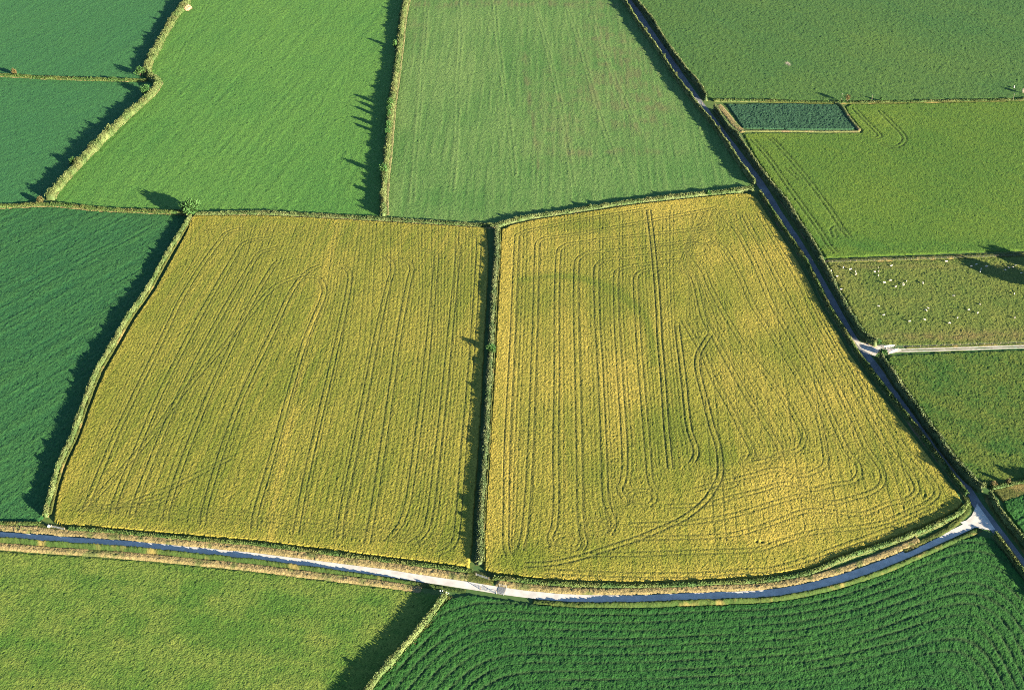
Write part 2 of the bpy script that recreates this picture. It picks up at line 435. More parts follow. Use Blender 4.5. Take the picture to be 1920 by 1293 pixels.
T5 = [(1290, 470), (1215, 480), (1147, 487), (1130, 490), (1120, 499), (1117, 512), (1119, 600), (1125, 700), (1131, 840), (1134, 930), (1142, 960), (1150, 985), (1142, 1003)]
T6 = [(1275, 488), (1215, 496), (1178, 501), (1160, 508), (1154, 521), (1155, 600), (1161, 700), (1170, 840), (1168, 900), (1160, 915), (1165, 930), (1182, 946)]
T7 = [(1263, 506), (1235, 506), (1206, 509), (1194, 517), (1191, 532), (1194, 600), (1201, 700), (1213, 840), (1218, 900), (1228, 920)]
T8 = [(1215, 395), (1222, 450), (1228, 510), (1233, 575), (1236, 640), (1242, 705), (1248, 796), (1256, 880)]
T9 = [(1268, 612), (1273, 650), (1280, 705), (1290, 799), (1303, 840), (1304, 855), (1297, 868)]
T10 = [(1330, 630), (1318, 648), (1308, 668), (1307, 695), (1320, 747), (1333, 799), (1346, 840), (1350, 880)]
DG = [[(1279, 602), (1303, 641), (1316, 663), (1338, 715), (1364, 760), (1386, 803), (1410, 850), (1400, 866)],
      [(1263, 506), (1291, 514), (1302, 530), (1310, 564), (1321, 604), (1349, 654), (1375, 701), (1401, 747), (1438, 805), (1462, 845), (1455, 858), (1411, 870)],
      [(1299, 486), (1317, 508), (1328, 536), (1340, 560), (1365, 604), (1400, 658), (1442, 712), (1475, 760), (1505, 815), (1504, 830), (1495, 845), (1450, 856)],
      [(1330, 453), (1353, 464), (1366, 482), (1377, 501), (1393, 536), (1410, 574), (1446, 630), (1480, 684), (1510, 735), (1535, 790), (1547, 855), (1546, 871), (1536, 881), (1500, 893), (1461, 880), (1411, 892), (1353, 906), (1301, 920)],
      [(1362, 418), (1380, 434), (1395, 460), (1414, 497), (1429, 533), (1450, 580), (1485, 640), (1520, 700), (1556, 780), (1586, 845), (1607, 872), (1610, 890), (1597, 904), (1560, 910), (1518, 919), (1470, 908), (1421, 922), (1375, 933), (1321, 947), (1250, 950)],
      [(1393, 403), (1406, 429), (1427, 466), (1447, 505), (1466, 542), (1492, 590), (1525, 648), (1565, 720), (1600, 790), (1621, 838), (1649, 877), (1655, 899), (1645, 917), (1613, 931), (1554, 944), (1510, 930), (1461, 941), (1417, 955), (1375, 967), (1321, 977), (1260, 983), (1180, 985)],
      [(1421, 401), (1440, 434), (1458, 464), (1496, 528), (1524, 590), (1560, 655), (1605, 740), (1640, 805), (1675, 855), (1701, 883), (1716, 909), (1717, 923), (1701, 937), (1661, 947), (1611, 965), (1520, 958), (1461, 977), (1401, 997), (1361, 1005), (1280, 1009), (1190, 1010)],
      [(1480, 475), (1540, 590), (1590, 680), (1640, 765), (1690, 835), (1735, 890), (1755, 920), (1745, 940), (1700, 962), (1640, 985), (1520, 1000), (1470, 1015), (1421, 1031), (1381, 1034), (1300, 1036), (1200, 1040), (1100, 1041)],
      [(1755, 955), (1690, 985), (1600, 1018), (1520, 1047), (1482, 1059), (1441, 1069), (1381, 1073), (1300, 1079), (1150, 1078), (1020, 1072)]]
DIAG = [(1349, 862), (1349, 894), (1337, 918), (1321, 941), (1290, 967), (1260, 983), (1200, 1009), (1173, 1018), (1133, 1031), (1087, 1046), (1037, 1057), (985, 1060)]
def loop(cx, cy, rx, ry):
    return [(cx + rx * math.cos(t), cy + ry * math.sin(t)) for t in np.linspace(0, 2 * math.pi, 25)]
loops = [loop(1365, 408, 19, 9), loop(1330, 429, 22, 10), loop(1315, 450, 22, 10), loop(1302, 469, 24, 11), loop(1063, 1018, 27, 15), loop(1117, 988, 26, 13), loop(1203, 935, 24, 15), loop(1415, 868, 26, 12), loop(1352, 900, 30, 16)]
g = Grid(Y2P, 0.30, 0.46, .1)
sp = []
for q in (T1, T2, T3, T4, T5, T6, T7): sp += pair(q, 1.05, .26, .42)
sp += pair(T8, 1.0, .3, .55) + pair(T9) + pair(T10, 1.05, .28, .5)
for q in DG: sp += pair(q, 1.05, .26, .38)
sp += pair(DIAG, 1.1, .3, .5)
for q in loops: sp += pair(q, 1.0, .26, .3)
vert = [T1[6:], T2[6:], T3[6:], T4[5:], T5[5:], T6[4:], T7[4:], T8[2:], [(1268, 520), (1270, 600), (1280, 705), (1290, 799), (1303, 840), (1310, 890)]]
vert = [[(q[0][0], 400 + 3 * 0)] + list(q) for q in vert]
for a, b in zip(vert[:-1], vert[1:]):
    for ln in interp_lines(a, b, 5):
        P, _ = smooth(gl([tuple(v) for v in ln]), 4.0)
        sp.append(([tuple(v) for v in P], 0.26, random.uniform(0.08, 0.26)))
dd = [q[:11] for q in DG[:7]]
dd = [[(1290, 400), (1300, 480)] + dd[0], [(1310, 400)] + dd[1], [(1330, 395)] + dd[2], [(1345, 395)] + dd[3], [(1360, 390)] + dd[4], dd[5], dd[6]]
for a, b in zip(dd[:-1], dd[1:]):
    for ln in interp_lines(a, b, 5):
        P, _ = smooth(gl([tuple(v) for v in ln]), 4.0)
        sp.append(([tuple(v) for v in P], 0.26, random.uniform(0.08, 0.26)))
for i in range(22):      # seed rows running up the field among the diagonals
    x = 1300 + i * 19
    P, _ = smooth(gl([(x, 560 + max(0, i - 8) * 18), (x + 22 + i, 760 + i * 5), (x + 40 + i * 2, 1020 - i * 3)]), 4.0)
    sp.append(([tuple(v) for v in P], 0.26, random.uniform(0.10, 0.26)))
gr = g.grooves(sp)
# ring-ditch mark: the crop stays greener over the buried ditch
ring = g.dist([[tuple(v) for v in smooth(gl([(975, 527), (1020, 520), (1075, 521), (1120, 533), (1165, 556), (1200, 588), (1222, 630), (1228, 680)]), 3)[0]]], 9.0)
tone = 0.22 + 1.0 * (fbm(g.X, g.Y, 34, 21, 4) - .30) + 0.34 * np.exp(-(np.clip(g.edge, 0, 9) / 3.0) ** 2) - 0.40 * np.exp(-(ring / 2.8) ** 2) \
    + 1.35 * blob(g, [(952, 640, 22, 220, .28), (1070, 590, 60, 50, .20), (1160, 700, 45, 50, .28), (1060, 720, 60, 60, .2), (1290, 395, 110, 28, .30), (1330, 480, 40, 30, .16), (1425, 605, 40, 30, .32), (1440, 500, 50, 60, .15),
                (1480, 900, 90, 40, .32), (1600, 960, 110, 30, .25), (1420, 970, 90, 50, .25), (1180, 745, 40, 30, .25), (1150, 830, 30, 40, .12), (1440, 1010, 90, 20, .25), (950, 900, 20, 80, .25), (1240, 640, 14, 160, .12),
                (1010, 530, 40, 14, -.10), (1240, 790, 60, 70, -.30), (1120, 880, 60, 60, -.22), (1360, 570, 60, 40, -.22), (1380, 400, 50, 30, -.18), (1500, 650, 40, 40, -.18), (970, 1050, 40, 30, -.35), (1345, 860, 40, 20, -.25), (1000, 960, 60, 60, -.2), (1280, 1040, 200, 20, -.18), (1640, 870, 40, 30, -.1), (1420, 760, 80, 60, -.08), (1100, 425, 90, 12, -.12)]) \
    + 0.34 * (streak(g.X, g.Y, math.radians(90), 70, 1.5, 5) - .5)
wn_ = rng.normal(0, 1, g.X.shape)
tone = tone + 0.11 * wn_
pit = blob(g, [(1418, 1017, 3, 1.6, 1), (1428, 1018, 3, 1.6, 1), (1733, 930, 2, 3, .8), (1766, 948, 4, 3, .7)])
Z = 0.72 + 0.042 * wn_ + 0.08 * (vnoise(g.X / .8, g.Y / 1.2, 4) - .5) + 0.08 * (fbm(g.X, g.Y, 7, 8) - .5)
Z = np.maximum(0.06, Z - .36 * gr - .6 * pit)
g.build('cereal_crop', Z, tone, np.clip(gr * 1.7 + pit, 0, .85), M['cereal'], 'golden ripening cereal field right of the central hedge with looping wheel tracks', 'crop field')

# ---- grass fields and the other crops
def simple(name, poly, cell, mat, label, cat, amp=0.06, lump=0.10, lsc=2.0, ang=90, rowamp=0.04, rowsp=2.2, h=0.2, fs=30, extra=None, tstreak=0.2, tnoise=0.12, tvar=0.6):
    g = Grid(poly, cell * .8, cell * 1.1)
    w = rng.normal(0, 1, g.X.shape)
    a = math.radians(ang)
    st = streak(g.X, g.Y, a, 26, rowsp, 31)
    Z = h + amp * .95 * w + lump * .6 * (vnoise(g.X / lsc, g.Y / lsc, 12) - .5) + rowamp * (st - .5) * 2
    tone = 0.45 + tvar * (fbm(g.X, g.Y, fs, 41, 4) - .5) + tstreak * (st - .5) + tnoise * w
    bare = np.zeros(g.X.shape)
    if extra:
        Z, tone, bare = extra(g, Z, tone, bare)
    return g.build(name, np.maximum(Z, .03), tone, bare, mat, label, cat)

P1P = [(-140, -75), (380, -75), (349, 2), (322, 36), (302, 71), (286, 101), (274, 127), (276, 150), (195, 149), (97, 146), (0, 141), (-140, 136)]
simple('pasture_grass', P1P, 0.75, M['pasture_blue'], 'blue-green pasture in the top left corner above the short cross hedge', 'field', .045, .08, ang=65, fs=50)
P2P = [(-140, 137), (0, 143), (97, 148), (195, 151), (276, 153), (290, 160), (284, 177), (245, 213), (206, 249), (167, 288), (134, 323), (105, 356), (90, 372), (0, 386), (-140, 392)]
simple('pasture_grass', P2P, 0.7, M['pasture_blue'], 'blue-green pasture at the left edge between the two cross hedges', 'field', .045, .08, ang=35, fs=50)
P3P = [(390, -75), (770, -75), (762, 0), (754, 39), (748, 97), (740, 156), (733, 211), (728, 266), (722, 325), (719, 367), (716, 410), (577, 402), (480, 399), (366, 399), (290, 396), (195, 392), (110, 384), (100, 370), (110, 356), (138, 323), (171, 288), (210, 249), (249, 213), (288, 177), (301, 157), (283, 146), (280, 129), (292, 101), (308, 71), (328, 36), (352, 6)]
def ex3(g, Z, tone, bare):
    sp = pair([(385, 10), (360, 60), (335, 110), (325, 140)], 1.2, .5, .5) + pair([(150, 325), (138, 350), (160, 372), (250, 385)], 1.2, .5, .4) + pair([(650, -20), (660, 100), (640, 240), (625, 390)], 1.2, .5, .3)
    gr = g.grooves(sp)
    return Z - .15 * gr, tone + .3 * gr + blob(g, [(620, 60, 150, 90, .12), (300, 300, 120, 80, -.1)]), bare
simple('pasture_grass', P3P, 0.75, M['pasture_bright'], 'bright green mown pasture between the diagonal hedge and the tall straight hedge', 'field', .05, .09, ang=76, rowamp=.06, rowsp=2.4, extra=ex3)
P4P = [(774, -70), (1120, -70), (1168, 0), (1200, 49), (1233, 94), (1265, 143), (1298, 186), (1317, 210), (1350, 252), (1382, 301), (1412, 348), (1382, 356), (1285, 366), (1187, 377), (1090, 392), (1002, 405), (962, 413), (930, 422), (805, 415), (722, 410), (726, 367), (729, 325), (735, 266), (740, 211), (747, 156), (755, 97), (761, 39), (768, 0)]
def ex4(g, Z, tone, bare):
    sp = []
    for q in ([(855, -30), (860, 13), (863, 75), (858, 146), (857, 243), (847, 360)], [(925, -20), (928, 13), (934, 81), (954, 227), (965, 330)], [(1002, 5), (1022, 75), (1048, 182), (1061, 260), (1075, 350)],
              [(1064, 10), (1090, 91), (1122, 208), (1158, 312)], [(1110, 30), (1145, 130), (1200, 250)], [(800, 20), (790, 150), (772, 380)]):
        sp += pair(q, 1.1, .5, .9)
    for i in range(44):
        x0 = 770 + i * 12
        if random.random() < .8:
            x1 = 735 + (x0 - 770) * 1.32
            sp.append((gl([(x0, 18), ((x0 + x1) / 2, 190), (x1, 385 - max(0, i - 20) * 1.5)]), .45, random.uniform(.12, .4)))
    gr = g.grooves(sp)
    u, v = PX(g.X, g.Y)
    patch = blob(g, [(1160, 140, 70, 80, .9), (1210, 210, 60, 45, .7), (1120, 60, 40, 40, .4), (1050, 200, 60, 90, .35), (780, 60, 20, 25, .5), (1150, 285, 110, 6, .75), (1080, 290, 50, 5, .5), (830, 8, 90, 7, .8), (1000, 8, 160, 7, .9), (1060, 245, 40, 60, .25)])
    bx = np.interp(v, [60, 180, 280, 390], [976, 992, 1006, 1014])
    patch += .55 * np.exp(-((u - bx) / 6) ** 2) * (v > 70) * (v < 330) + .3 * np.exp(-((u - bx) / 4) ** 2)
    n1 = vnoise(g.X / 1.1, g.Y / 9, 77) * vnoise(g.X / 5, g.Y / 5, 78) * 2.2
    bare = bare + np.clip(patch * (n1 * 1.2 - .12), 0, 1) * .5
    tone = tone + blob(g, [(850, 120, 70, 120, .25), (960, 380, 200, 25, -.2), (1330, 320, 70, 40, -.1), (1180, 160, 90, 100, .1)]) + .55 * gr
    return Z + .10 * gr, tone, bare
simple('pasture_grass', P4P, 0.7, M['striped'], 'pale green field with upright stripes and reddish bare patches above the golden crop', 'field', .045, .06, ang=88, rowamp=.05, rowsp=1.3, extra=ex4, tstreak=.5)
P5P = [(-140, 397), (0, 391), (97, 387), (195, 396), (290, 400), (352, 404), (335, 438), (305, 487), (273, 545), (237, 597), (205, 653), (179, 698), (159, 747), (145, 786), (132, 823), (108, 874), (92, 930), (82, 972), (70, 979), (0, 978), (-140, 974)]
simple('pasture_grass', P5P, 0.62, M['dark_grass'], 'dark blue-green grass field filling the left edge below the long cross hedge', 'field', .06, .13, lsc=1.6, ang=52, rowamp=.09, rowsp=1.5, fs=40, tstreak=.35)
P6P = [(1145, -75), (2060, -75), (2060, 182), (1920, 185), (1760, 188), (1640, 190), (1560, 190), (1500, 189), (1420, 187), (1337, 187), (1327, 184), (1311, 157), (1285, 128), (1252, 82), (1226, 40), (1194, 1)]
def ex6(g, Z, tone, bare):
    bare = bare + blob(g, [(1476, 119, 3, 2, 1), (1480, 122, 2, 2, .8)])
    return Z, tone + blob(g, [(1650, 100, 220, 70, .25), (1300, 20, 80, 50, .1), (1850, 30, 160, 60, -.25)]), bare
simple('pasture_grass', P6P, 0.8, M['ne_grass'], 'dull green tufted pasture filling the top right corner', 'field', .07, .15, ang=130, rowamp=.05, rowsp=2.5, extra=ex6)
P7P = [(1362, 196), (1420, 195), (1500, 195), (1566, 196), (1576, 203), (1608, 243), (1540, 244), (1460, 243), (1393, 241), (1380, 222)]
simple('kale_crop', P7P, 0.55, M['kale'], 'small dark blue-green leafy crop plot beside the lane', 'crop field', .10, .2, lsc=1.2, ang=95, rowamp=.05, h=.45)
P8P = [(1392, 250), (1460, 249), (1540, 250), (1614, 249), (1616, 246), (1586, 208), (1584, 200), (1594, 196), (1640, 195), (1760, 193), (1920, 190), (2060, 187), (2060, 464), (1920, 470), (1840, 473), (1760, 476), (1640, 480), (1549, 484), (1527, 453), (1504, 418), (1472, 369), (1446, 338), (1417, 297)]
def ex8(g, Z, tone, bare):
    sp = []
    for q in ([(1410, 262), (1440, 297), (1482, 357), (1528, 421), (1552, 458), (1566, 474)], [(1438, 256), (1456, 271), (1505, 327), (1547, 382), (1573, 421), (1590, 444)],
              [(1600, 203), (1625, 230), (1648, 253), (1646, 258), (1638, 259)], [(1648, 208), (1680, 240), (1694, 256), (1694, 266), (1684, 274), (1668, 276), (1650, 268)], [(1475, 315), (1490, 330), (1500, 337)], [(1580, 435), (1570, 425), (1560, 430), (1565, 445)]):
        sp += pair(q, 1.1, .42, .6)
    gr = g.grooves(sp)
    tone = tone + blob(g, [(1580, 400, 70, 50, .3), (1640, 230, 50, 25, .35), (1430, 300, 60, 60, .2), (1560, 470, 40, 10, .5), (1740, 340, 160, 70, .1), (1650, 462, 300, 12, -.3), (1430, 256, 60, 6, .5), (1850, 300, 120, 80, -.1)]) + .1 * gr
    return Z - .4 * gr, tone, bare + 1.3 * gr
simple('pasture_grass', P8P, 0.65, M['east_grass'], 'yellow-green field with curved wheel tracks right of the lane and around the leafy plot', 'field', .05, .09, ang=135, rowamp=.05, rowsp=2.0, h=.3, extra=ex8)
P9P = [(1552, 494), (1640, 491), (1760, 487), (1840, 484), (1920, 481), (2060, 475), (2060, 638), (1920, 643), (1800, 647), (1680, 648), (1652, 643), (1627, 629), (1608, 600), (1589, 567), (1566, 522)]
def ex9(g, Z, tone, bare):
    bare = bare + blob(g, [(1750, 632, 160, 9, .30), (1860, 628, 120, 12, .35), (1600, 500, 260, 6, .25), (1570, 520, 15, 20, .25)]) * (.4 + vnoise(g.X / 2, g.Y / 2, 5))
    return Z, tone + blob(g, [(1640, 620, 60, 16, -.25), (1590, 560, 40, 60, .1)]), bare
simple('pasture_grass', P9P, 0.55, M['sheep_grass'], 'grazed olive-green sheep field above the farm track', 'field', .07, .15, lsc=1.3, rowamp=.0, extra=ex9, fs=10, tvar=.9, tnoise=.2)
P10P = [(1660, 668), (1700, 664), (1800, 660), (1920, 656), (2060, 651), (2060, 862), (1920, 898), (1890, 905), (1858, 913), (1845, 914), (1815, 885), (1775, 834), (1738, 782), (1699, 729), (1670, 686)]
simple('pasture_grass', P10P, 0.55, M['rough_grass'], 'mottled rough green pasture right of the lane below the farm track', 'field', .07, .15, lsc=1.3, rowamp=.02, fs=7, h=.3, tvar=1.3, tnoise=.2)
P11P = [(1880, 940), (1920, 924), (2040, 890), (2100, 1120), (2020, 1120), (1925, 1010), (1884, 956)]
simple('row_crop', P11P, 0.5, M['rows'], 'small patch of bright green row crop cut by the right edge beside the lane', 'crop field', .08, .14, lsc=1.2, ang=35, rowamp=.10, rowsp=1.0, h=.4)
P12P = [(-140, 1026), (0, 1033), (119, 1041), (238, 1049), (357, 1060), (480, 1072), (599, 1087), (718, 1101), (790, 1110), (830, 1116), (805, 1152), (767, 1198), (723, 1248), (687, 1293), (627, 1375), (-140, 1375)]
simple('pasture_grass', P12P, 0.55, M['near_grass'], 'yellow-green mottled pasture in the bottom left corner below the road', 'field', .05, .10, lsc=1.3, rowamp=.03, ang=170, fs=9, tstreak=.3, tvar=1.5)
P13P = [(842, 1119), (877, 1114), (940, 1124), (1000, 1132), (1060, 1137), (1119, 1139), (1198, 1139), (1277, 1136), (1357, 1133), (1440, 1129), (1499, 1120), (1559, 1106), (1618, 1088), (1678, 1065), (1737, 1039), (1797, 1012), (1840, 1004), (1860, 1010), (1886, 1040), (1916, 1082), (1985, 1172), (2080, 1375), (640, 1375), (694, 1293), (730, 1248), (774, 1198), (812, 1152)]
def ex13(g, Z, tone, bare):
    def dl(pts): return g.dist([[tuple(v) for v in smooth(gl(pts), 3)[0]]], 160.0)
    d1 = dl(P13P[1:17]); d2 = dl([(612, 1410), (640, 1375), (694, 1293), (730, 1248), (774, 1198), (812, 1152), (842, 1119)]); d3 = dl([(1855, 1004), (1886, 1040), (1916, 1082), (1985, 1172), (2080, 1375)])
    k = 9.0
    dm = -k * np.log(np.exp(-d1 / k) + np.exp(-d2 / k) + .6 * np.exp(-d3 / k))
    dm = dm + 1.2 * (fbm(g.X, g.Y, 22, 3) - .5)
    ph = np.minimum(dm, 200) / 3.4
    row = np.cos(2 * np.pi * ph)
    fade = np.where(dm < 34, 1.0, .55)
    deep = (np.clip(row, .35, 1) - .35) * (.25 + 1.4 * streak(g.X, g.Y, math.radians(5), 9, 4, 15))
    u, v = PX(g.X, g.Y)
    cross = streak(g.X, g.Y, math.radians(112), 30, 1.5, 9)
    Z = Z - .24 * deep * fade + .14 * (cross - .5) * (dm > 20)
    tone = tone - .3 * deep + blob(g, [(900, 1210, 70, 40, -.15), (1780, 1080, 90, 40, .15), (1000, 1150, 200, 20, .1), (1870, 1190, 60, 60, .15)])
    return Z, tone, bare + np.clip(deep * .8 * fade, 0, .5)
simple('row_crop', P13P, 0.5, M['rows'], 'dark green row crop in curving lines below the road at bottom right', 'crop field', .075, .16, lsc=1.1, ang=112, rowamp=.03, h=.55, fs=22, extra=ex13)

# ------------------------------------------------------------------ roads
def ribbon(name, px, w0, w1, mat, label, z=0.06, step=2.0, zf=None, nt=4, parent=None, kind='structure'):
    P, s = smooth(gl(px), step)
    T = np.gradient(P, axis=0); T /= np.linalg.norm(T, axis=1)[:, None]
    Nn = np.c_[-T[:, 1], T[:, 0]]
    t = np.linspace(w0, w1, nt)
    wob = 0.22 * (vnoise(s / 5.0, s * 0 + w0, 3) - .5)
    co = np.zeros((len(P), nt, 3))
    co[:, :, :2] = P[:, None] + Nn[:, None] * (t[None, :, None] + (wob[:, None, None] * np.sign(t)[None, :, None]))
    co[:, :, 2] = z
    i = np.arange(len(P) * nt).reshape(len(P), nt)
    q = np.c_[i[:-1, :-1].ravel(), i[1:, :-1].ravel(), i[1:, 1:].ravel(), i[:-1, 1:].ravel()][:, ::-1]
    o = link(name, mesh_np(name, co.reshape(-1, 3), q), mat, parent)
    if parent is None: tag(o, label, kind=kind)
    return o
ribbon('road', ROAD, -1.65, 1.65, M['road'], 'narrow pale road curving along the bottom of the two cereal fields')
ribbon('lane', LANE, -2.0, 2.0, M['lane'], 'straight lane between hedges running up the right side', z=.064)
def flat(name, px, mat, z, label=None, parent=None, kind='structure'):
    me = bpy.data.meshes.new(name)
    pts = gl(px)
    me.from_pydata([(x, y, z) for x, y in pts], [], [tuple(range(len(pts)))])
    o = link(name, me, mat, parent)
    # outline order may be clockwise; face up
    if me.polygons[0].normal.z < 0: me.flip_normals()
    if label: tag(o, label, kind=kind)
    return o
flat('junction_apron', [(1800, 979), (1812, 975), (1822, 966), (1828, 953), (1832, 944), (1848, 966), (1866, 992), (1860, 994), (1845, 992), (1831, 989), (1815, 989)], M['road'], .068, 'bright triangular road junction where the road meets the lane')
tr = tag(empty('farm_track', (0, 0, 0)), 'two-rutted pale gravel farm track leading right from the lane', kind='structure')
ribbon('wheel_rut', TRACK[2:], .35, 1.15, M['gravel'], '', z=.12, parent=tr)
ribbon('wheel_rut', TRACK[2:], -1.15, -.35, M['gravel'], '', z=.12, parent=tr)
flat('gravel_mouth', [(1600, 637), (1612, 641), (1634, 647), (1657, 647), (1658, 653), (1690, 654), (1690, 659), (1668, 663), (1664, 660), (1646, 661), (1640, 668), (1632, 664), (1612, 652)], M['gravel'], .072, parent=tr)

# ------------------------------------------------------------------ verges, banks and hedges
def strip_mesh(name, px, w0, w1, hf, cell=0.5, amp=0.05, tone0=0.4, seed=1, zbase=0.02, attr_tint=False, edge=0.25):
    """grassy strip along a surveyed line; hf(s, t) gives its height, t = 0..1 across"""
    P, s = smooth(gl(px), cell)
    T = np.gradient(P, axis=0); T /= np.linalg.norm(T, axis=1)[:, None]
    # soften normals so that offsets do not fold in bends
    k = np.ones(9) / 9
    if len(P) > 20:
        T = np.c_[np.convolve(np.pad(T[:, 0], 4, 'edge'), k, 'valid'), np.convolve(np.pad(T[:, 1], 4, 'edge'), k, 'valid')]
        T /= np.linalg.norm(T, axis=1)[:, None]
    Nn = np.c_[-T[:, 1], T[:, 0]]
    nt = max(4, int(abs(w1 - w0) / cell) + 2)
    t = np.linspace(0, 1, nt)
    wob0, wob1 = edge * 2 * (fbm(s, s * 0, 4, seed) - .5), edge * 2 * (fbm(s, s * 0 + 9, 4, seed + 3) - .5)
    w = (w0 + wob0)[:, None] * (1 - t) + (w1 + wob1)[:, None] * t
    X, Y = P[:, 0:1] + Nn[:, 0:1] * w, P[:, 1:2] + Nn[:, 1:2] * w
    X = X + rng.uniform(-.12, .12, X.shape); Y = Y + rng.uniform(-.12, .12, Y.shape)
    S_, T_ = np.meshgrid(s, t, indexing='ij')
    wn = rng.normal(0, 1, X.shape)
    Z = hf(S_, T_)
    Z = zbase + Z * (0.75 + .5 * fbm(X, Y, 3, seed + 5)) + amp * wn * np.clip(Z * 4, 0.2, 1)
    ed = (T_ < 1e-6) | (T_ > 1 - 1e-6)
    Z = np.maximum(Z, .03); Z[ed] = -.04
    Z[0] = -.04; Z[-1] = -.04
    tone = tone0 + .9 * (fbm(X, Y, 9, seed + 2) - .5) + .16 * wn
    i = np.arange(X.size).reshape(X.shape)
    q = np.c_[i[:-1, :-1].ravel(), i[1:, :-1].ravel(), i[1:, 1:].ravel(), i[:-1, 1:].ravel()][:, ::-1]
    bare = np.clip((fbm(X, Y, 5, seed + 30) - .62) * 5, 0, .7)
    me = mesh_np(name, np.c_[X.ravel(), Y.ravel(), Z.ravel()], q, {'tone': np.clip(tone, 0, 1).ravel(), 'bare': bare.ravel()})
    return me

def verge(px, w0, w1, h, mat, label, seed=1, tone0=.4, name='verge_grass', amp=.06, cell=.5, prof=None):
    hf = prof or (lambda s, t: h * np.clip(np.minimum(t, 1 - t) * 5, 0, 1))
    me = strip_mesh(name, px, w0, w1, hf, cell, amp, tone0, seed)
    return tag(link(name, me, mat), label, 'verge', kind='stuff')

def hprof(keys):
    ks = np.array([k[0] for k in keys], float); vsl = np.array([k[1] for k in keys], float)
    return lambda f: np.interp(f, ks, vsl)

def leaf_cards(C, size, tint):
    """one small randomly turned quad per point"""
    n = len(C)
    a = rng.normal(size=(n, 3)); a /= np.linalg.norm(a, axis=1)[:, None]
    b = rng.normal(size=(n, 3)); b -= a * (a * b).sum(1)[:, None]; b /= np.linalg.norm(b, axis=1)[:, None]
    sa_ = (size * rng.uniform(.6, 1.25, n))[:, None]; sb_ = sa_ * rng.uniform(.55, .9, n)[:, None]
    co = np.stack([C - a * sa_, C - b * sb_, C + a * sa_, C + b * sb_], 1).reshape(-1, 3)
    q = np.arange(4 * n).reshape(n, 4)
    return co, q, np.repeat(tint, 4)

def lift(px, z):
    """the survey followed the visible crest, so move the line to the foot of the hedge"""
    return [(a, b + z * LENS_PX * math.cos(DEP) / (math.hypot(*G(a, b), CAM_H))) for a, b in px]

def toward(px, d):
    return [(a - d, b) for a, b in px]

def hedge(px, H, W, label, leaf='hedge_pale', bank=(1.7, .35), seed=1, dens=30, rough=.5, tone0=.5, keys=None, size=.26, side=0.0):
    """hedge > bank (grass footing), foliage (solid thicket with loose sprays over it); H = mean height, W = width"""
    px = lift(px, H * .35)
    root = empty('hedge', (*G(*px[len(px) // 2]), 0))
    tag(root, label, 'hedge', 'field hedges')
    ox, oy = root.location.x, root.location.y
    bw, bh = bank
    me = strip_mesh('bank', px, -bw + side, bw + side, lambda s, t: bh * np.clip(np.sin(np.pi * t) * 1.3, 0, 1) + .04, .5, .05, tone0, seed)
    me.transform(__import__('mathutils').Matrix.Translation((-ox, -oy, 0)))
    link('bank', me, M['bank'], root)
    P, s = smooth(gl(px), .6)
    T = np.gradient(P, axis=0); T /= np.linalg.norm(T, axis=1)[:, None]
    Nn = np.c_[-T[:, 1], T[:, 0]]
    f = s / s[-1]
    base = H * (hprof(keys)(f) if keys else 1.0)
    spike = np.clip(fbm(s, s * 0, 2.2, seed + 9, 2) - .55, 0, 1) * 2.2
    Hs = base * (1 - rough * .5 + rough * fbm(s, s * 0 + 3, 11, seed + 4, 3) + rough * spike)
    Ws = W * (.45 + 1.0 * fbm(s, s * 0 + 8, 4, seed + 6, 3))
    # solid heart of the hedge
    t = np.linspace(-1, 1, 7)
    prof = np.sqrt(np.clip(1 - np.abs(t) ** 2.6, 0, 1))
    w = t[None] * Ws[:, None] * .5
    X, Y = P[:, 0:1] + Nn[:, 0:1] * w, P[:, 1:2] + Nn[:, 1:2] * w
    Z = bh * .5 + Hs[:, None] * .86 * prof[None] * rng.uniform(.62, 1.12, X.shape)
    Z[:, 0] = Z[:, -1] = 0; Z[0] = Z[-1] = 0
    i = np.arange(X.size).reshape(X.shape)
    q1 = np.c_[i[:-1, :-1].ravel(), i[1:, :-1].ravel(), i[1:, 1:].ravel(), i[:-1, 1:].ravel()][:, ::-1]
    co1 = np.c_[X.ravel(), Y.ravel(), Z.ravel()]
    # loose sprays
    n = int(s[-1] * dens * (H * .5 + W * .6 + .4))
    ss = rng.uniform(0, s[-1], n)
    tt = np.clip(rng.normal(0, .72, n), -1.4, 1.4)
    hh = np.interp(ss, s, Hs); ww = np.interp(ss, s, Ws)
    px_, py_ = np.interp(ss, s, P[:, 0]), np.interp(ss, s, P[:, 1])
    nx_, ny_ = np.interp(ss, s, Nn[:, 0]), np.interp(ss, s, Nn[:, 1])
    top = np.sqrt(np.clip(1 - np.abs(tt / 1.42) ** 2.6, 0, 1))
    zz = bh * .5 + hh * top * np.clip(1.0 - np.abs(rng.normal(0, .22, n)) + rng.normal(0, .06, n), .05, 1.18)
    Cc = np.c_[px_ + nx_ * tt * ww * .5, py_ + ny_ * tt * ww * .5, zz]
    clump = fbm(Cc[:, 0], Cc[:, 1], 4, seed + 12, 2)
    tint = np.clip(clump * 2.0 - .5 + rng.normal(0, .22, n), 0, 1)
    co2, q2, t2 = leaf_cards(Cc, size, tint)
    t1 = np.clip(fbm(co1[:, 0], co1[:, 1], 4, seed + 12, 2) * 1.6 - .6, 0, 1)
    co = np.vstack([co1, co2]); co[:, 0] -= ox; co[:, 1] -= oy
    me = mesh_np('foliage', co, np.vstack([q1, q2 + len(co1)]), {'tint': np.r_[t1, t2]})
    link('foliage', me, M[leaf], root)
    return root

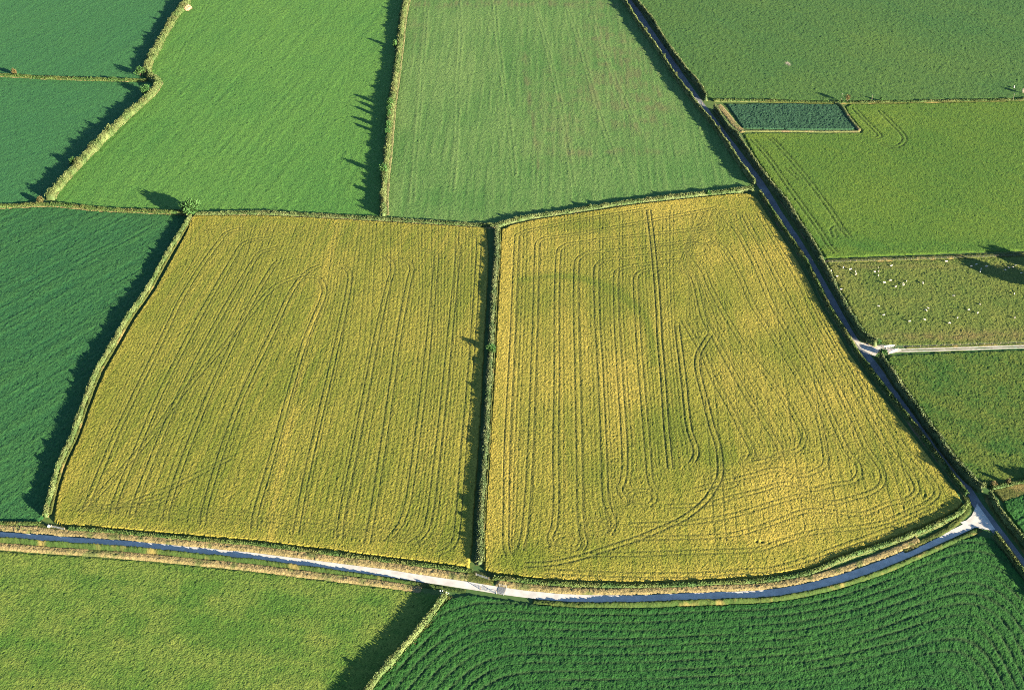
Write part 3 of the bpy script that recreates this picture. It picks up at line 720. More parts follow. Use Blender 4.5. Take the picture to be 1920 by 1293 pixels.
# roadside verges first (they lie on the ground between hedges and tarmac)
def south_bank(keys):
    hk = hprof(keys)
    def f(s, t):
        fr = s / s.max()
        return hk(fr) * np.clip(np.sin(np.pi * np.clip(t * 1.02, 0, 1)) ** .6, 0, 1)
    return f
i_g = ROAD.index((877, 1097))
ROAD_L, ROAD_R = ROAD[:i_g + 1], ROAD[i_g + 1:]
verge(ROAD_L, -4.0, -1.8, 1, M['verge_green'], 'green grassy bank along the lower edge of the road, left part', 11, .1, prof=south_bank([(0, 2.15), (.35, 2.1), (.45, 1.95), (.6, 1.75), (.75, 1.5), (.85, 1.0), (.92, .45), (1, .1)]), cell=.45, amp=.12)
verge(ROAD_L[:-1], -7.0, -3.4, .45, M['verge_tan'], 'strip of dry tan grass between the road bank and the bottom left pasture', 12, .5, amp=.09)
verge(ROAD_R[1:], -4.6, -1.8, 1, M['verge_green'], 'green verge between the curving road and the bottom right row crop', 13, .05, prof=south_bank([(0, .5), (.08, 1.1), (.16, 1.6), (.25, 1.8), (.4, 1.6), (.6, 1.45), (.9, 1.2), (.97, .6), (1, .1)]), cell=.45, amp=.12)
verge(ROAD_L, 1.7, 5.6, .38, M['verge_tan'], 'tan dry grass verge between the road and the left cereal field', 14, .6, amp=.10)
verge([(925, 1105), (955, 1110)] + ROAD_R[1:-2], 1.75, 5.2, .38, M['verge_tan'], 'tan dry grass verge between the curving road and the golden field', 15, .5, amp=.10)
verge([(1700, 1040), (1737, 1022), (1780, 1000), (1797, 988), (1812, 974), (1822, 962), (1826, 948), (1820, 930)], .6, 3.4, .3, M['verge_green'], 'green grass corner rounding the inside of the road junction', 16, .5)
verge(H2, .3, 1.9, .45, M['verge_pale'], 'pale dry grass verge on the left side of the lane', 17, .5, amp=.08, cell=.5)
verge(H1, .3, 1.7, .45, M['verge_pale'], 'pale dry grass edge on the left side of the upper lane', 18, .6, amp=.08)
verge([(1337, 197), (1352, 214), (1370, 236), (1386, 250)], 1.0, 4.6, .2, M['verge_tan'], 'dry grass strip between the lane hedge and the leafy plot', 19, .3)
verge([(1388, 246), (1460, 246), (1540, 247), (1612, 247)], -.9, 1.1, .35, M['bank'], 'tan earth bank along the lower side of the leafy plot', 20, .9, amp=.05)
verge([(1564, 193), (1578, 200), (1592, 222), (1612, 246)], -1.0, 1.0, .9, M['bank'], 'tan earth bank on the right side of the leafy plot', 21, .5, amp=.08)
verge(K, -3.2, .6, .45, M['verge_green'], 'strip of long grass along the fence above the sheep field', 22, .8, amp=.10)
verge(L, -8.5, 2.0, .35, M['verge_green'], 'rough grass corner beside the lane below the mottled pasture', 23, .8)
verge(TRACK[3:], 1.3, 3.0, .25, M['verge_green'], 'grass strip between the farm track and the sheep field fence', 24, .7)
verge(A2, .8, 2.9, .28, M['verge_pale'], 'pale dry strip on the pasture side of the lower diagonal hedge', 25, .5)
verge(A1[2:], .8, 2.6, .28, M['verge_pale'], 'pale dry strip on the pasture side of the upper diagonal hedge', 26, .5)
verge(E, .9, 3.0, .28, M['verge_pale'], 'pale dry strip along the striped side of the tall straight hedge', 27, .6)
verge(C2, -2.6, -1.0, .35, M['verge_tan'], 'dry tan margin between the top hedge and the left cereal field', 28, .6)
verge(C, -2.6, -1.2, .25, M['verge_tan'], 'patchy dry margin under the long cross hedge at the left', 29, .5)
verge(B, -2.4, -1.0, .25, M['verge_tan'], 'dry margin under the short cross hedge at the top left', 30, .6)
verge(MH, .8, 3.4, .4, M['verge_green'], 'grassy margin between the bottom hedge and the row crop', 31, .7)
verge(J[1:], -2.0, -.6, .3, M['verge_green'], 'grassy margin below the top right cross hedge', 32, .7)
verge(GH, .8, 2.3, .72, M['verge_green'], 'pale grass margin on the golden side of the central hedge', 33, .9)
verge(R0, -3.4, -1.0, .4, M['verge_tan'], 'reddish dry grass verge above the road at the left edge', 34, .9)
verge(I4, -3.0, -1.2, .3, M['verge_green'], 'shaded grass verge at the foot of the lower lane hedge', 35, .4)
verge(I5, -3.2, -1.2, .3, M['verge_green'], 'shaded grass verge beside the lane at the lower right corner', 36, .4)
verge(N, .8, 2.2, .3, M['verge_tan'], 'dry grass strip between the lane and the lower right hedge', 37, .4)

verge(F, .5, 2.2, .72, M['verge_green'], 'pale grass margin between the left hedge and the left cereal field', 38, .9)
verge([(868, 1086), (925, 1094)], -1.0, 5.0, .3, M['verge_green'], 'grassy gateway at the foot of the central hedge', 39, .7)
verge([(60, 996), (135, 1002)], .6, 4.5, .3, M['verge_green'], 'grassy gateway at the foot of the left hedge', 40, .7)

hedge(A1, 2.9, 3.6, 'tall shaggy hedge at the top left running down to the short cross hedge', seed=101, bank=(2.0, .4))
hedge(A2, 3.3, 3.6, 'tall diagonal hedge slanting down left from the hedge corner to the long cross hedge', seed=102, bank=(2.0, .4), rough=.6)
hedge(B, 1.3, 2.0, 'low ragged cross hedge between the two blue-green pastures at the top left', 'hedge_green', seed=103, bank=(1.5, .35), rough=.8)
hedge(C, 1.2, 2.2, 'low cross hedge with bare gaps from the left edge to the round tree', 'hedge_green', seed=104, bank=(1.7, .4), rough=.7)
hedge(C2, 1.3, 2.4, 'low hedge along the top of the left cereal field', 'hedge_pale', seed=105, bank=(1.7, .4), tone0=.4)
hedge(D, 1.7, 2.4, 'pale hedge along the top of the golden cereal field', 'hedge_pale', seed=106, bank=(1.6, .4), tone0=.3)
hedge(E, 2.8, 2.8, 'tall straight hedge between the bright pasture and the striped field', 'hedge_pale', seed=107, bank=(1.8, .4), rough=.5)
hedge(F, 2.7, 1.6, 'hedge slanting down the left side of the left cereal field', 'hedge_pale', seed=108, bank=(1.0, .4), rough=.5, tone0=.4, keys=[(0, .8), (.25, .8), (.5, .95), (.75, 1.0), (1, 1.0)])
hedge(GH, 2.1, 2.2, 'low central hedge dividing the two cereal fields', 'hedge_mid', seed=109, bank=(1.4, .35), rough=.5)
hedge(H1, 2.6, 1.3, 'trimmed hedge on the left of the upper lane beside the striped field', 'hedge_pale', seed=110, bank=(1.0, .4), rough=.5)
hedge(H2, 1.9, 1.5, 'low hedge on the left of the lane beside the golden field', 'hedge_green', seed=111, bank=(1.2, .4), rough=.5, keys=[(0, 1.25), (.2, 1.1), (.5, .95), (1, 1.0)])
hedge(toward(I1, 3), 3.8, 1.6, 'shadow-casting hedge on the right of the upper lane', 'hedge_mid', seed=112, bank=(1.1, .4), rough=.35)
hedge(toward(I2, 3), 3.6, 1.6, 'hedge on the right of the lane beside the leafy plot and wheel-tracked field', 'hedge_mid', seed=113, bank=(1.1, .4), rough=.4)
hedge(toward(I3, 3), 3.4, 1.9, 'hedge on the right of the lane beside the sheep field', 'hedge_mid', seed=114, bank=(1.2, .4), rough=.5)
hedge(toward(I4, 3), 3.5, 2.0, 'hedge on the right of the lane beside the mottled pasture', 'hedge_mid', seed=115, bank=(1.2, .4), rough=.45)
hedge(toward(I5, 3), 2.7, 1.5, 'hedge on the right of the lane at the lower right corner', 'hedge_pale', seed=116, bank=(1.2, .4), rough=.4)
hedge(J, .8, 1.3, 'thin low hedge crossing below the top right pasture', 'hedge_green', seed=117, bank=(1.1, .35), rough=1.0)
hedge(L, 1.1, 1.6, 'short scrubby hedge between the mottled pasture and the lower right patch', 'hedge_green', seed=118, bank=(1.3, .3), rough=1.0)
hedge(MH, 2.6, 1.8, 'hedge slanting down to the bottom edge between pasture and row crop', 'hedge_pale', seed=119, bank=(1.4, .35), tone0=.3, rough=.35)
hedge(N, 2.0, 1.4, 'hedge between the row crop and the lane at the lower right corner', 'hedge_green', seed=120, bank=(1.1, .3))
hedge(R0, .85, 1.4, 'low roadside hedge below the dark field at the left edge', 'hedge_green', seed=121, bank=(1.1, .3))
hedge(R1, 1.1, 1.3, 'low roadside hedge along the foot of the left cereal field', 'hedge_green', seed=122, bank=(1.0, .25), rough=.4)
hedge(R2, 1.35, 1.4, 'low roadside hedge curving round the foot of the golden field', 'hedge_green', seed=123, bank=(1.0, .25), rough=.4, keys=[(0, .9), (.6, .9), (.85, 1.1), (1, 1.5)])

# ------------------------------------------------------------------ trees and bushes
def tree(px, py, h, r, label, leaf='tree_green', kind='tree', base=.25, leaves=900, size=.3, group=None, seed=0, open_=0.0, flat_=1.0, trunk=True):
    x, y = G(px, py)
    root = empty(kind, (x, y, 0), random.uniform(0, 6.28))
    tag(root, label, 'tree' if kind.endswith('tree') else 'bush', group)
    R = np.random.default_rng(seed + 1000)
    bm = bmesh.new()
    def limb(a, b, r0, r1):
        a, b = Vector(a), Vector(b); d = (b - a).normalized()
        u = d.orthogonal().normalized(); w = d.cross(u)
        rings = []
        for p_, rr in ((a, r0), (a.lerp(b, .5) + Vector(R.uniform(-.06, .06, 3) * (b - a).length), (r0 + r1) / 2), (b, r1)):
            rings.append([bm.verts.new(p_ + (u * math.cos(k * math.pi / 3) + w * math.sin(k * math.pi / 3)) * rr) for k in range(6)])
        for A_, B_ in zip(rings[:-1], rings[1:]):
            for k in range(6): bm.faces.new((A_[k], A_[(k + 1) % 6], B_[(k + 1) % 6], B_[k]))
        bm.faces.new(rings[-1]); bm.faces.new(rings[0][::-1])
    zc = h * (base + (1 - base) * .5); rz = h * (1 - base) * .5
    tr_ = max(.05, h * .028)
    limb((0, 0, -.1), (R.uniform(-.1, .1), R.uniform(-.1, .1), h * (base + .25)), tr_ * 1.3, tr_ * .7)
    lobes = []
    nl = 9 if r > 1.2 else 6
    for k in range(nl):
        th = k * 2.4 + R.uniform(-.4, .4); ph = R.uniform(-.7, 1.0)
        rad = R.uniform(.35, .68)
        c = np.array([math.cos(th) * math.cos(ph) * r * rad, math.sin(th) * math.cos(ph) * r * rad, zc + math.sin(ph) * rz * rad * 1.1])
        lobes.append((c, R.uniform(.38, .58)))
        limb((0, 0, h * (base * .6 + R.uniform(0, .25))), c, tr_ * .55, tr_ * .18)
    lobes.append((np.array([0, 0, zc + rz * .45]), .55)); lobes.append((np.array([0, 0, zc - rz * .2]), .6))
    me = bpy.data.meshes.new('trunk'); bm.to_mesh(me); bm.free()
    link('trunk', me, M['bark'], root)
    pts, tn = [], []
    per = leaves // len(lobes)
    for c, q in lobes:
        v = R.normal(size=(per, 3)); v /= np.linalg.norm(v, axis=1)[:, None]
        rad = R.uniform(.25 if not open_ else .1, 1.0, per)[:, None] ** .45
        lump = 1 + .22 * np.sin(v[:, :1] * 5 + c[0] * 3) * np.cos(v[:, 1:2] * 4 + c[1])
        p_ = c + v * rad * lump * np.array([r * q, r * q, rz * q * 1.05])
        pts.append(p_); tn.append(np.clip(.5 + .35 * R.normal() + .22 * R.normal(size=per), 0, 1))
    pts = np.vstack(pts); tn = np.concatenate(tn)
    pts[:, 2] = np.maximum(pts[:, 2], .12)
    global rng
    co, q, t2 = leaf_cards(pts, size, tn)
    link('crown', mesh_np('crown', co, q, {'tint': t2}), M[leaf], root)
    return root

tree(359, 404, 8.8, 5.2, 'round dark green tree where three hedges meet at the corner of the left cereal field', leaves=3200, size=.42, seed=1, base=.12, kind='broadleaf_tree')
tree(76, 382, 4.0, 2.2, 'brownish bush on the long cross hedge beside the foot of the diagonal hedge', 'tree_brown', 'bush', .05, 700, seed=2)
tree(-50, 386, 6.0, 3.0, 'tree just beyond the left edge on the long cross hedge', leaves=900, seed=40)
tree(27, 141, 4.2, 1.9, 'small yellow-green bush standing on the short cross hedge at the top left', 'tree_brown', 'bush', .05, 600, seed=3)
tree(274, 177, 6.0, 3.4, 'dark green bush just below the corner of the diagonal hedge', 'tree_green', 'bush', .05, 1100, seed=4)
tree(264, 143, 5.8, 3.4, 'dark bush above the corner where the short cross hedge meets the diagonal hedge', 'tree_green', 'bush', .05, 800, seed=5)
tree(138, 310, 4.8, 2.2, 'green bush standing out on the lower diagonal hedge', 'tree_green', 'bush', .05, 700, seed=6)
tree(306, 74, 4.4, 1.6, 'bush rising from the middle of the upper diagonal hedge', 'hedge_pale', 'bush', .05, 500, seed=7)
tree(318, 46, 4.2, 1.2, 'slim bush rising near the top of the upper diagonal hedge', 'hedge_pale', 'bush', .05, 400, seed=41)
tree(206, 249, 5.4, 2.0, 'bush rising halfway along the lower diagonal hedge', 'hedge_pale', 'bush', .05, 500, seed=42)
for k, (py, hh, rr) in enumerate([(203, 6.6, 2.0), (214, 6.5, 1.4), (226, 6.6, 1.4), (245, 6.4, 1.8), (257, 6.0, 1.4)]):
    tree(np.interp(py, [156, 211, 266], [738, 731, 726]), py, hh, rr, '%s of the five green bushes clustered midway along the tall straight hedge' % ('topmost', 'second from top', 'middle one', 'fourth from top', 'lowest')[k], 'tree_green', 'bush', .05, 800, seed=10 + k, group='bushes on the tall straight hedge')
tree(741, 91, 5.6, 1.5, 'single pale green bush near the top of the tall straight hedge', 'tree_green', 'bush', .05, 500, seed=16)
tree(720, 329, 6.8, 2.2, 'green bush low on the tall straight hedge casting the longest shadow', 'tree_green', 'bush', .05, 900, seed=17)
tree(718, 371, 5.2, 1.6, 'last small bush at the lower end of the tall straight hedge', 'hedge_pale', 'bush', .05, 500, seed=18)
tree(921, 661, 4.6, 2.2, 'green bush standing out midway down the central hedge', 'tree_green', 'bush', .05, 900, seed=19)
tree(914, 745, 2.4, 1.0, 'small bush on the lower half of the central hedge', 'hedge_green', 'bush', .05, 400, seed=43)
tree(1328, 366, 2.6, 2.0, 'round green bush near the right end of the pale hedge', 'tree_green', 'bush', .05, 700, seed=20)
tree(1105, 392, 2.9, 1.2, 'bush midway along the pale hedge above the golden field', 'hedge_pale', 'bush', .05, 400, seed=21)
tree(968, 415, 3.0, 1.4, 'bush near the left end of the pale hedge above the golden field', 'hedge_pale', 'bush', .05, 400, seed=22)
tree(1256, 372, 2.7, 1.2, 'bush two thirds along the pale hedge above the golden field', 'hedge_pale', 'bush', .05, 400, seed=23)
for k, (px_, py_, hh) in enumerate([(1211, 62, 4.0), (1246, 112, 3.8), (1268, 146, 4.0), (1296, 184, 4.0), (1330, 228, 3.6), (1347, 248, 4.0), (1366, 276, 3.6)]):
    tree(px_, py_, hh, .9, '%s bush counted from the top along the trimmed hedge left of the upper lane' % ('first', 'second', 'third', 'fourth', 'fifth', 'sixth', 'seventh')[k], 'hedge_pale', 'bush', .05, 260, size=.24, seed=50 + k, group='bushes on the upper lane hedge')
tree(1588, 193, 4.6, 1.9, 'thin brown tree at the top right corner of the leafy plot', 'tree_brown', 'thorn_tree', .3, 260, size=.28, seed=24, open_=1)
tree(1652, 191, 2.8, 1.0, 'small dark bush on the thin hedge right of the leafy plot', 'tree_green', 'bush', .05, 300, seed=25)
tree(1918, 176, 3.6, 1.3, 'bleached pale thorn bush at the right edge in the top right pasture', 'tree_pale', 'bush', .1, 200, size=.26, seed=26, open_=1)
tree(1862, 913, 3.0, 1.6, 'brownish bush at the lane end of the short scrubby hedge', 'tree_brown', 'bush', .05, 500, size=.24, seed=27)
tree(1889, 908, 3.0, 1.1, 'slim brown bush on the short scrubby hedge near the right edge', 'tree_brown', 'bush', .05, 360, size=.24, seed=28)
tree(1844, 912, 2.2, 1.6, 'grey-green bush at the bottom of the hedge beside the mottled pasture', 'hedge_pale', 'bush', .05, 500, size=.24, seed=29)
tree(1655, 664, 2.6, 2.0, 'dark green bush at the corner between the lane and the farm track', 'tree_green', 'bush', .05, 900, size=.26, seed=30)
tree(1645, 643, 2.2, 1.7, 'green bush at the sheep field corner beside the gravel mouth', 'tree_green', 'bush', .05, 600, size=.24, seed=31)
tree(1541, 492, 2.6, 1.5, 'dark bush where the long-grass fence line meets the lane', 'tree_green', 'bush', .05, 600, size=.24, seed=32)
# trees just outside the right edge whose shadows reach into the fields
tree(2003, 521, 9.8, 5.6, 'tall tree beyond the right edge shading the wheel-tracked field', leaves=2600, size=.5, seed=33, base=.15, kind='broadleaf_tree')
tree(1975, 549, 10.6, 6.0, 'tall tree beyond the right edge shading the sheep field corner', leaves=2600, size=.5, seed=34, base=.15, kind='broadleaf_tree')
tree(2040, 560, 9.5, 5.5, 'third tree beyond the right edge behind the sheep field', leaves=2000, size=.5, seed=35, base=.15, kind='broadleaf_tree')
tree(1992, 928, 6.6, 2.0, 'small tree beyond the right edge above the lower right patch', leaves=1000, size=.36, seed=36, kind='broadleaf_tree')
tree(1985, 915, 4.6, 3.2, 'wide bush beyond the right edge on the short scrubby hedge', 'tree_green', 'bush', .05, 1200, size=.36, seed=37)
tree(2025, 905, 4.6, 3.2, 'second wide bush beyond the right edge on the short scrubby hedge', 'tree_green', 'bush', .05, 1200, size=.36, seed=38)

# ------------------------------------------------------------------ fences, poles, gates, cattle grid
def box_bm(bm, c, sx, sy, sz, rz=0.0, bev=0.0):
    r = bmesh.ops.create_cube(bm, size=1.0)
    cs, sn = math.cos(rz), math.sin(rz)
    for v in r['verts']:
        x, y, z = v.co.x * sx, v.co.y * sy, v.co.z * sz
        v.co = (c[0] + x * cs - y * sn, c[1] + x * sn + y * cs, c[2] + z)

def bar_bm(bm, a, b, r, n=6):
    a, b = Vector(a), Vector(b); d = (b - a).normalized(); u = d.orthogonal().normalized(); w = d.cross(u)
    A_ = [bm.verts.new(a + (u * math.cos(2 * math.pi * k / n) + w * math.sin(2 * math.pi * k / n)) * r) for k in range(n)]
    B_ = [bm.verts.new(b + (u * math.cos(2 * math.pi * k / n) + w * math.sin(2 * math.pi * k / n)) * r) for k in range(n)]
    for k in range(n): bm.faces.new((A_[k], A_[(k + 1) % n], B_[(k + 1) % n], B_[k]))
    bm.faces.new(A_[::-1]); bm.faces.new(B_)

def bm_obj(name, bm, mat, parent=None):
    me = bpy.data.meshes.new(name); bm.to_mesh(me); bm.free()
    return link(name, me, mat, parent)

def post_mesh(h, r, pointed=True):
    bm = bmesh.new()
    n = 7
    rings = [[bm.verts.new((rr * math.cos(2 * math.pi * k / n), rr * math.sin(2 * math.pi * k / n), z)) for k in range(n)] for z, rr in ((-.2, r), (h * .5, r * .96), (h - .06, r * .92), (h, r * .5))]
    for A_, B_ in zip(rings[:-1], rings[1:]):
        for k in range(n): bm.faces.new((A_[k], A_[(k + 1) % n], B_[(k + 1) % n], B_[k]))
    bm.faces.new(rings[-1])
    me = bpy.data.meshes.new('post'); bm.to_mesh(me); bm.free()
    me.materials.append(M['wood'])
    return me
POST = post_mesh(1.25, .075)

def fence(px, spacing, label):
    P, s = smooth(gl(px), .5)
    root = empty('wire_fence', (P[0][0], P[0][1], 0)); tag(root, label, 'fence', 'post and wire fences')
    n = int(s[-1] / spacing)
    pts = []
    for k in range(n + 1):
        d = min(k * spacing + random.uniform(-.15, .15), s[-1]); d = max(d, 0)
        x, y = np.interp(d, s, P[:, 0]), np.interp(d, s, P[:, 1])
        o = bpy.data.objects.new('post', POST); COL.objects.link(o); o.parent = root
        o.location = (x - P[0][0], y - P[0][1], random.uniform(-.08, .04)); o.rotation_euler = (random.uniform(-.05, .05), random.uniform(-.05, .05), random.random() * 6)
        pts.append((x - P[0][0], y - P[0][1]))
    for z in (.35, .75, 1.1):
        bm = bmesh.new()
        for a, b in zip(pts[:-1], pts[1:]): bar_bm(bm, (*a, z), (*b, z), .008, 4)
        bm_obj('wire', bm, M['steel'], root)
    return root
fence([(1548, 493), (1640, 490), (1760, 486), (1840, 483), (1920, 480), (2050, 474)], 2.8, 'post and wire fence along the top of the sheep field')
fence([(1679, 651), (1720, 651), (1800, 648), (1920, 644), (2050, 639)], 3.4, 'post and wire fence between the farm track and the sheep field')

def pole(px, py, h, label, r=.09):
    x, y = G(px, py)
    root = empty('pole', (x, y, 0)); tag(root, label, 'pole', 'slim wooden poles')
    bm = bmesh.new()
    bar_bm(bm, (0, 0, -.3), (0, 0, h * .5), r, 8); bar_bm(bm, (0, 0, h * .5), (.05, 0, h), r * .85, 8)
    bm_obj('shaft', bm, M['wood'], root)
    bm = bmesh.new(); box_bm(bm, (.05, 0, h + .03), r * 2.6, r * 2.6, .06); bm_obj('cap', bm, M['steel'], root)
    return root
pole(1308, 162, 4.2, 'slim pale pole in the hedge right of the upper lane above the cross hedge')
pole(1373, 249, 4.6, 'slim pale pole in the lane hedge beside the leafy plot')
pole(1577, 191, 4.9, 'slim pole casting a long shadow at the top right corner of the leafy plot')
pole(1634, 191, 4.0, 'slim pole on the thin hedge right of the leafy plot')
pole(1899, 189, 4.0, 'slim pole on the thin hedge near the right edge')

def gate(a_px, b_px, label, mat='white', h=1.15, rails=5):
    """five-bar gate between two hanging posts"""
    ax, ay = G(*a_px); bx, by = G(*b_px)
    Lg = math.hypot(bx - ax, by - ay); ang = math.atan2(by - ay, bx - ax)
    root = empty('field_gate', (ax, ay, 0), ang); tag(root, label, 'gate', 'field gates')
    for x in (-.12, Lg + .12):
        o = bpy.data.objects.new('gate_post', POST_G); COL.objects.link(o); o.parent = root; o.location = (x, 0, 0)
    for k in range(rails):
        bm = bmesh.new(); bar_bm(bm, (0, 0, .22 + k * (h - .22) / (rails - 1)), (Lg, 0, .22 + k * (h - .22) / (rails - 1)), .035, 6)
        bm_obj('rail', bm, M[mat], root)
    for x in (.03, Lg * .5, Lg - .03):
        bm = bmesh.new(); bar_bm(bm, (x, .03, .18), (x, .03, h + .04), .035, 6); bm_obj('stile', bm, M[mat], root)
    bm = bmesh.new(); bar_bm(bm, (.05, -.05, .25), (Lg * .5, -.05, h - .02), .03, 6); bm_obj('brace', bm, M[mat], root)
    return root
POST_G = post_mesh(1.5, .13)
gate((1657, 652), (1677, 650), 'white five-bar gate on the sheep field side of the farm track')
gate((1683, 657), (1666, 664), 'pale gate at the mottled pasture corner beside the farm track')
gate((98, 989), (121, 994), 'grey metal field gate by the road at the foot of the left hedge', 'steel')
gate((893, 1079), (916, 1087), 'grey metal gate by the road at the foot of the central hedge', 'steel')
gate((902, 1105), (930, 1112), 'slim grey side gate beside the cattle grid on the road', 'steel')
gate((1302, 191), (1316, 197), 'white gate shape standing for a sunlit patch of the upper lane', 'white')  # added white bars; only a sunlit piece of lane lies here, no gate

# cattle grid across the road
i0 = G(940, 1107); a0, b0 = G(925, 1104), G(955, 1110)
ang = math.atan2(b0[1] - a0[1], b0[0] - a0[0])
cg = empty('cattle_grid', (i0[0], i0[1], 0.0), ang); tag(cg, 'dark barred cattle grid set across the sunlit road', 'cattle grid')
bm = bmesh.new(); box_bm(bm, (0, 0, .04), 2.7, 3.5, .06); bm_obj('pit', bm, M['rust'], cg)
bm = bmesh.new(); box_bm(bm, (.1, 0, 0), .09, 3.4, .1); me = bpy.data.meshes.new('bar'); bm.to_mesh(me); bm.free(); me.materials.append(M['steel'])
for k in range(13):
    o = bpy.data.objects.new('bar', me); COL.objects.link(o); o.parent = cg; o.location = (-1.3 + k * .2, 0, .125)
for sgn in (-1, 1):
    bm = bmesh.new()
    for x in (-1.3, 1.3): bar_bm(bm, (x, sgn * 1.85, 0), (x, sgn * 1.85, 1.05), .07)
    for z in (.55, 1.0): bar_bm(bm, (-1.4, sgn * 1.85, z), (1.4, sgn * 1.85, z), .05)
    bm_obj('side_rail', bm, M['steel'], cg)

# ------------------------------------------------------------------ sheep
def sheep_mesh(pose):
    V = [(0, 0, .62), (.32, 0, .66), (.50, 0, .68), (-.32, 0, .66), (-.50, 0, .62)]
    Rr = [.25, .24, .17, .26, .17]
    E_ = [(0, 1), (1, 2), (0, 3), (3, 4)]
    if pose == 0:      head = [(.66, 0, .48, .11), (.78, 0, .24, .085), (.86, 0, .12, .055)]
    elif pose == 1:    head = [(.64, 0, .86, .12), (.72, 0, 1.0, .095), (.88, 0, .95, .06)]
    else:              head = [(.64, .02, .80, .12), (.72, .06, .92, .095), (.86, .14, .88, .06)]
    prev = 2
    for x, y, z, r in head:
        V.append((x, y, z)); Rr.append(r); E_.append((prev, len(V) - 1)); prev = len(V) - 1
    hi = len(V) - 2
    for sy in (-1, 1):
        V.append((V[hi][0] - .04, V[hi][1] + sy * .15, V[hi][2] + .03)); Rr.append(.03); E_.append((hi, len(V) - 1))
    low = pose == 2
    for bx, b in ((.34, 1), (-.36, 3)):
        for sy in (-1, 1):
            V.append((bx, sy * .14, .40)); Rr.append(.085); E_.append((b, len(V) - 1))
            kx = .04 if bx > 0 else -.06
            V.append((bx + kx * .3, sy * .14, .20)); Rr.append(.045); E_.append((len(V) - 2, len(V) - 1))
            V.append((bx - kx * .2, sy * .14, .02)); Rr.append(.038); E_.append((len(V) - 2, len(V) - 1))
    V.append((-.60, 0, .50)); Rr.append(.05); E_.append((4, len(V) - 1))
    if low: V = [(x, y, max(.04, z - .34)) for x, y, z in V]
    me = bpy.data.meshes.new('sheep'); me.from_pydata(V, E_, [])
    o = bpy.data.objects.new('sheep_skin', me); COL.objects.link(o)
    sk = o.modifiers.new('skin', 'SKIN'); ss = o.modifiers.new('sub', 'SUBSURF'); ss.levels = 1
    for i, r in enumerate(Rr):
        me.skin_vertices[0].data[i].radius = (r, r)
    me.skin_vertices[0].data[0].use_root = True
    dg = bpy.context.evaluated_depsgraph_get(); dg.update()
    out = bpy.data.meshes.new_from_object(o.evaluated_get(dg))
    bpy.data.objects.remove(o)
    out.name = 'sheep'; out.materials.clear(); out.materials.append(M['fleece'])
    out.polygons.foreach_set('use_smooth', np.ones(len(out.polygons), bool))
    return out
SH = [sheep_mesh(0), sheep_mesh(1), sheep_mesh(2)]
def zoom5(x, y): return (1500 + x / 4.571, 420 + y / 4.571)
FLOCK = [  # zoomed photo position, heading, label
    (265, 402, 80, 'sheep tight against the lane hedge near the top of the sheep field'), (318, 452, 20, 'small sheep near the lane hedge below the one against it'),
    (352, 560, 10, 'white sheep by the lane hedge lowest of those along it'), (370, 376, 60, 'leftmost of the upper sheep row near the fence'),
    (428, 394, 10, 'white sheep second from left in the upper row near the fence'), (475, 408, 80, 'upper sheep of the pair one above the other near the fence'),
    (478, 432, 70, 'lower sheep of the pair one above the other near the fence'), (640, 413, 10, 'white sheep left of two small ones near the fence middle'),
    (670, 374, 90, 'small sheep above two others near the fence middle'), (672, 408, 90, 'small sheep in the middle of three near the fence'), (670, 445, 90, 'small sheep below two others near the fence middle'),
    (780, 358, 10, 'plump white sheep close under the fence, left of centre'), (772, 487, 5, 'white sheep above the cluster in the left half of the field'), (722, 507, 0, 'dull sheep left of the cluster in the left half of the field'),
    (818, 537, 20, 'sheep at the lower left of the cluster in the left half'), (880, 512, 80, 'upper sheep of the touching pair in the left half cluster'), (884, 528, 30, 'lower sheep of the touching pair in the left half cluster'),
    (912, 490, 70, 'sheep at the upper right of the left half cluster'), (1050, 508, 90, 'lone sheep right of the left half cluster'), (1253, 325, 5, 'white sheep nearest the fence in the middle of the field'),
    (1466, 366, 10, 'sheep left of the group beside the tree shadow'), (1510, 350, 10, 'top sheep of the group beside the tree shadow'), (1595, 368, 5, 'sheep right of the group beside the tree shadow'), (1543, 408, 70, 'lower sheep of the touching pair by the tree shadow'), (1550, 392, 60, 'upper sheep of the touching pair by the tree shadow'),
    (1758, 398, -30, 'sheep half in the edge of the tree shadow'), (1790, 376, -40, 'shaded sheep left of three inside the tree shadow'), (1820, 374, -20, 'shaded sheep middle of three inside the tree shadow'), (1842, 355, -40, 'shaded sheep right of three inside the tree shadow'), (1893, 421, 0, 'shaded sheep deepest in the tree shadow at the right edge'),
    (1835, 600, 60, 'small sheep at the far right of the open pasture'), (1313, 618, -30, 'lone sheep in the centre of the sheep field'), (1540, 688, 80, 'sheep with the longest shadow right of the field centre'),
    (1443, 738, 10, 'sheep left of two standing right of the field centre'), (1520, 766, 50, 'white sheep below the long-shadowed one'), (1348, 808, 60, 'sheep above the lowest white sheep in the field'), (1280, 853, 0, 'lowest white sheep in the field, above the farm track'),
    (1838, 806, 70, 'single sheep low in the field near the right edge'), (1098, 722, -40, 'upper sheep of the close pair left of centre'), (1075, 742, -40, 'lower sheep of the close pair left of centre'),
    (668, 706, -20, 'upper of two sheep nearest the lane in the lower field'), (714, 780, 10, 'lower of two sheep nearest the lane in the lower field'), (936, 836, 10, 'plump white sheep low in the field left of the track fence'), (1068, 824, -10, 'sheep right of the plump one low in the field')]
for k, (zx, zy, hd, lab) in enumerate(FLOCK):
    x, y = G(*zoom5(zx, zy + 4))
    big = random.uniform(.75, .95) * (.8 if ('small' in lab or 'shaded' in lab) else 1.0)
    o = bpy.data.objects.new('sheep', SH[k % 3 if k % 5 else 0]); COL.objects.link(o)
    o.location = (x, y, .21); o.rotation_euler = (0, 0, math.radians(hd + random.choice((0, 180)))); o.scale = (big,) * 3
    tag(o, lab, 'sheep', 'sheep grazing in the field')
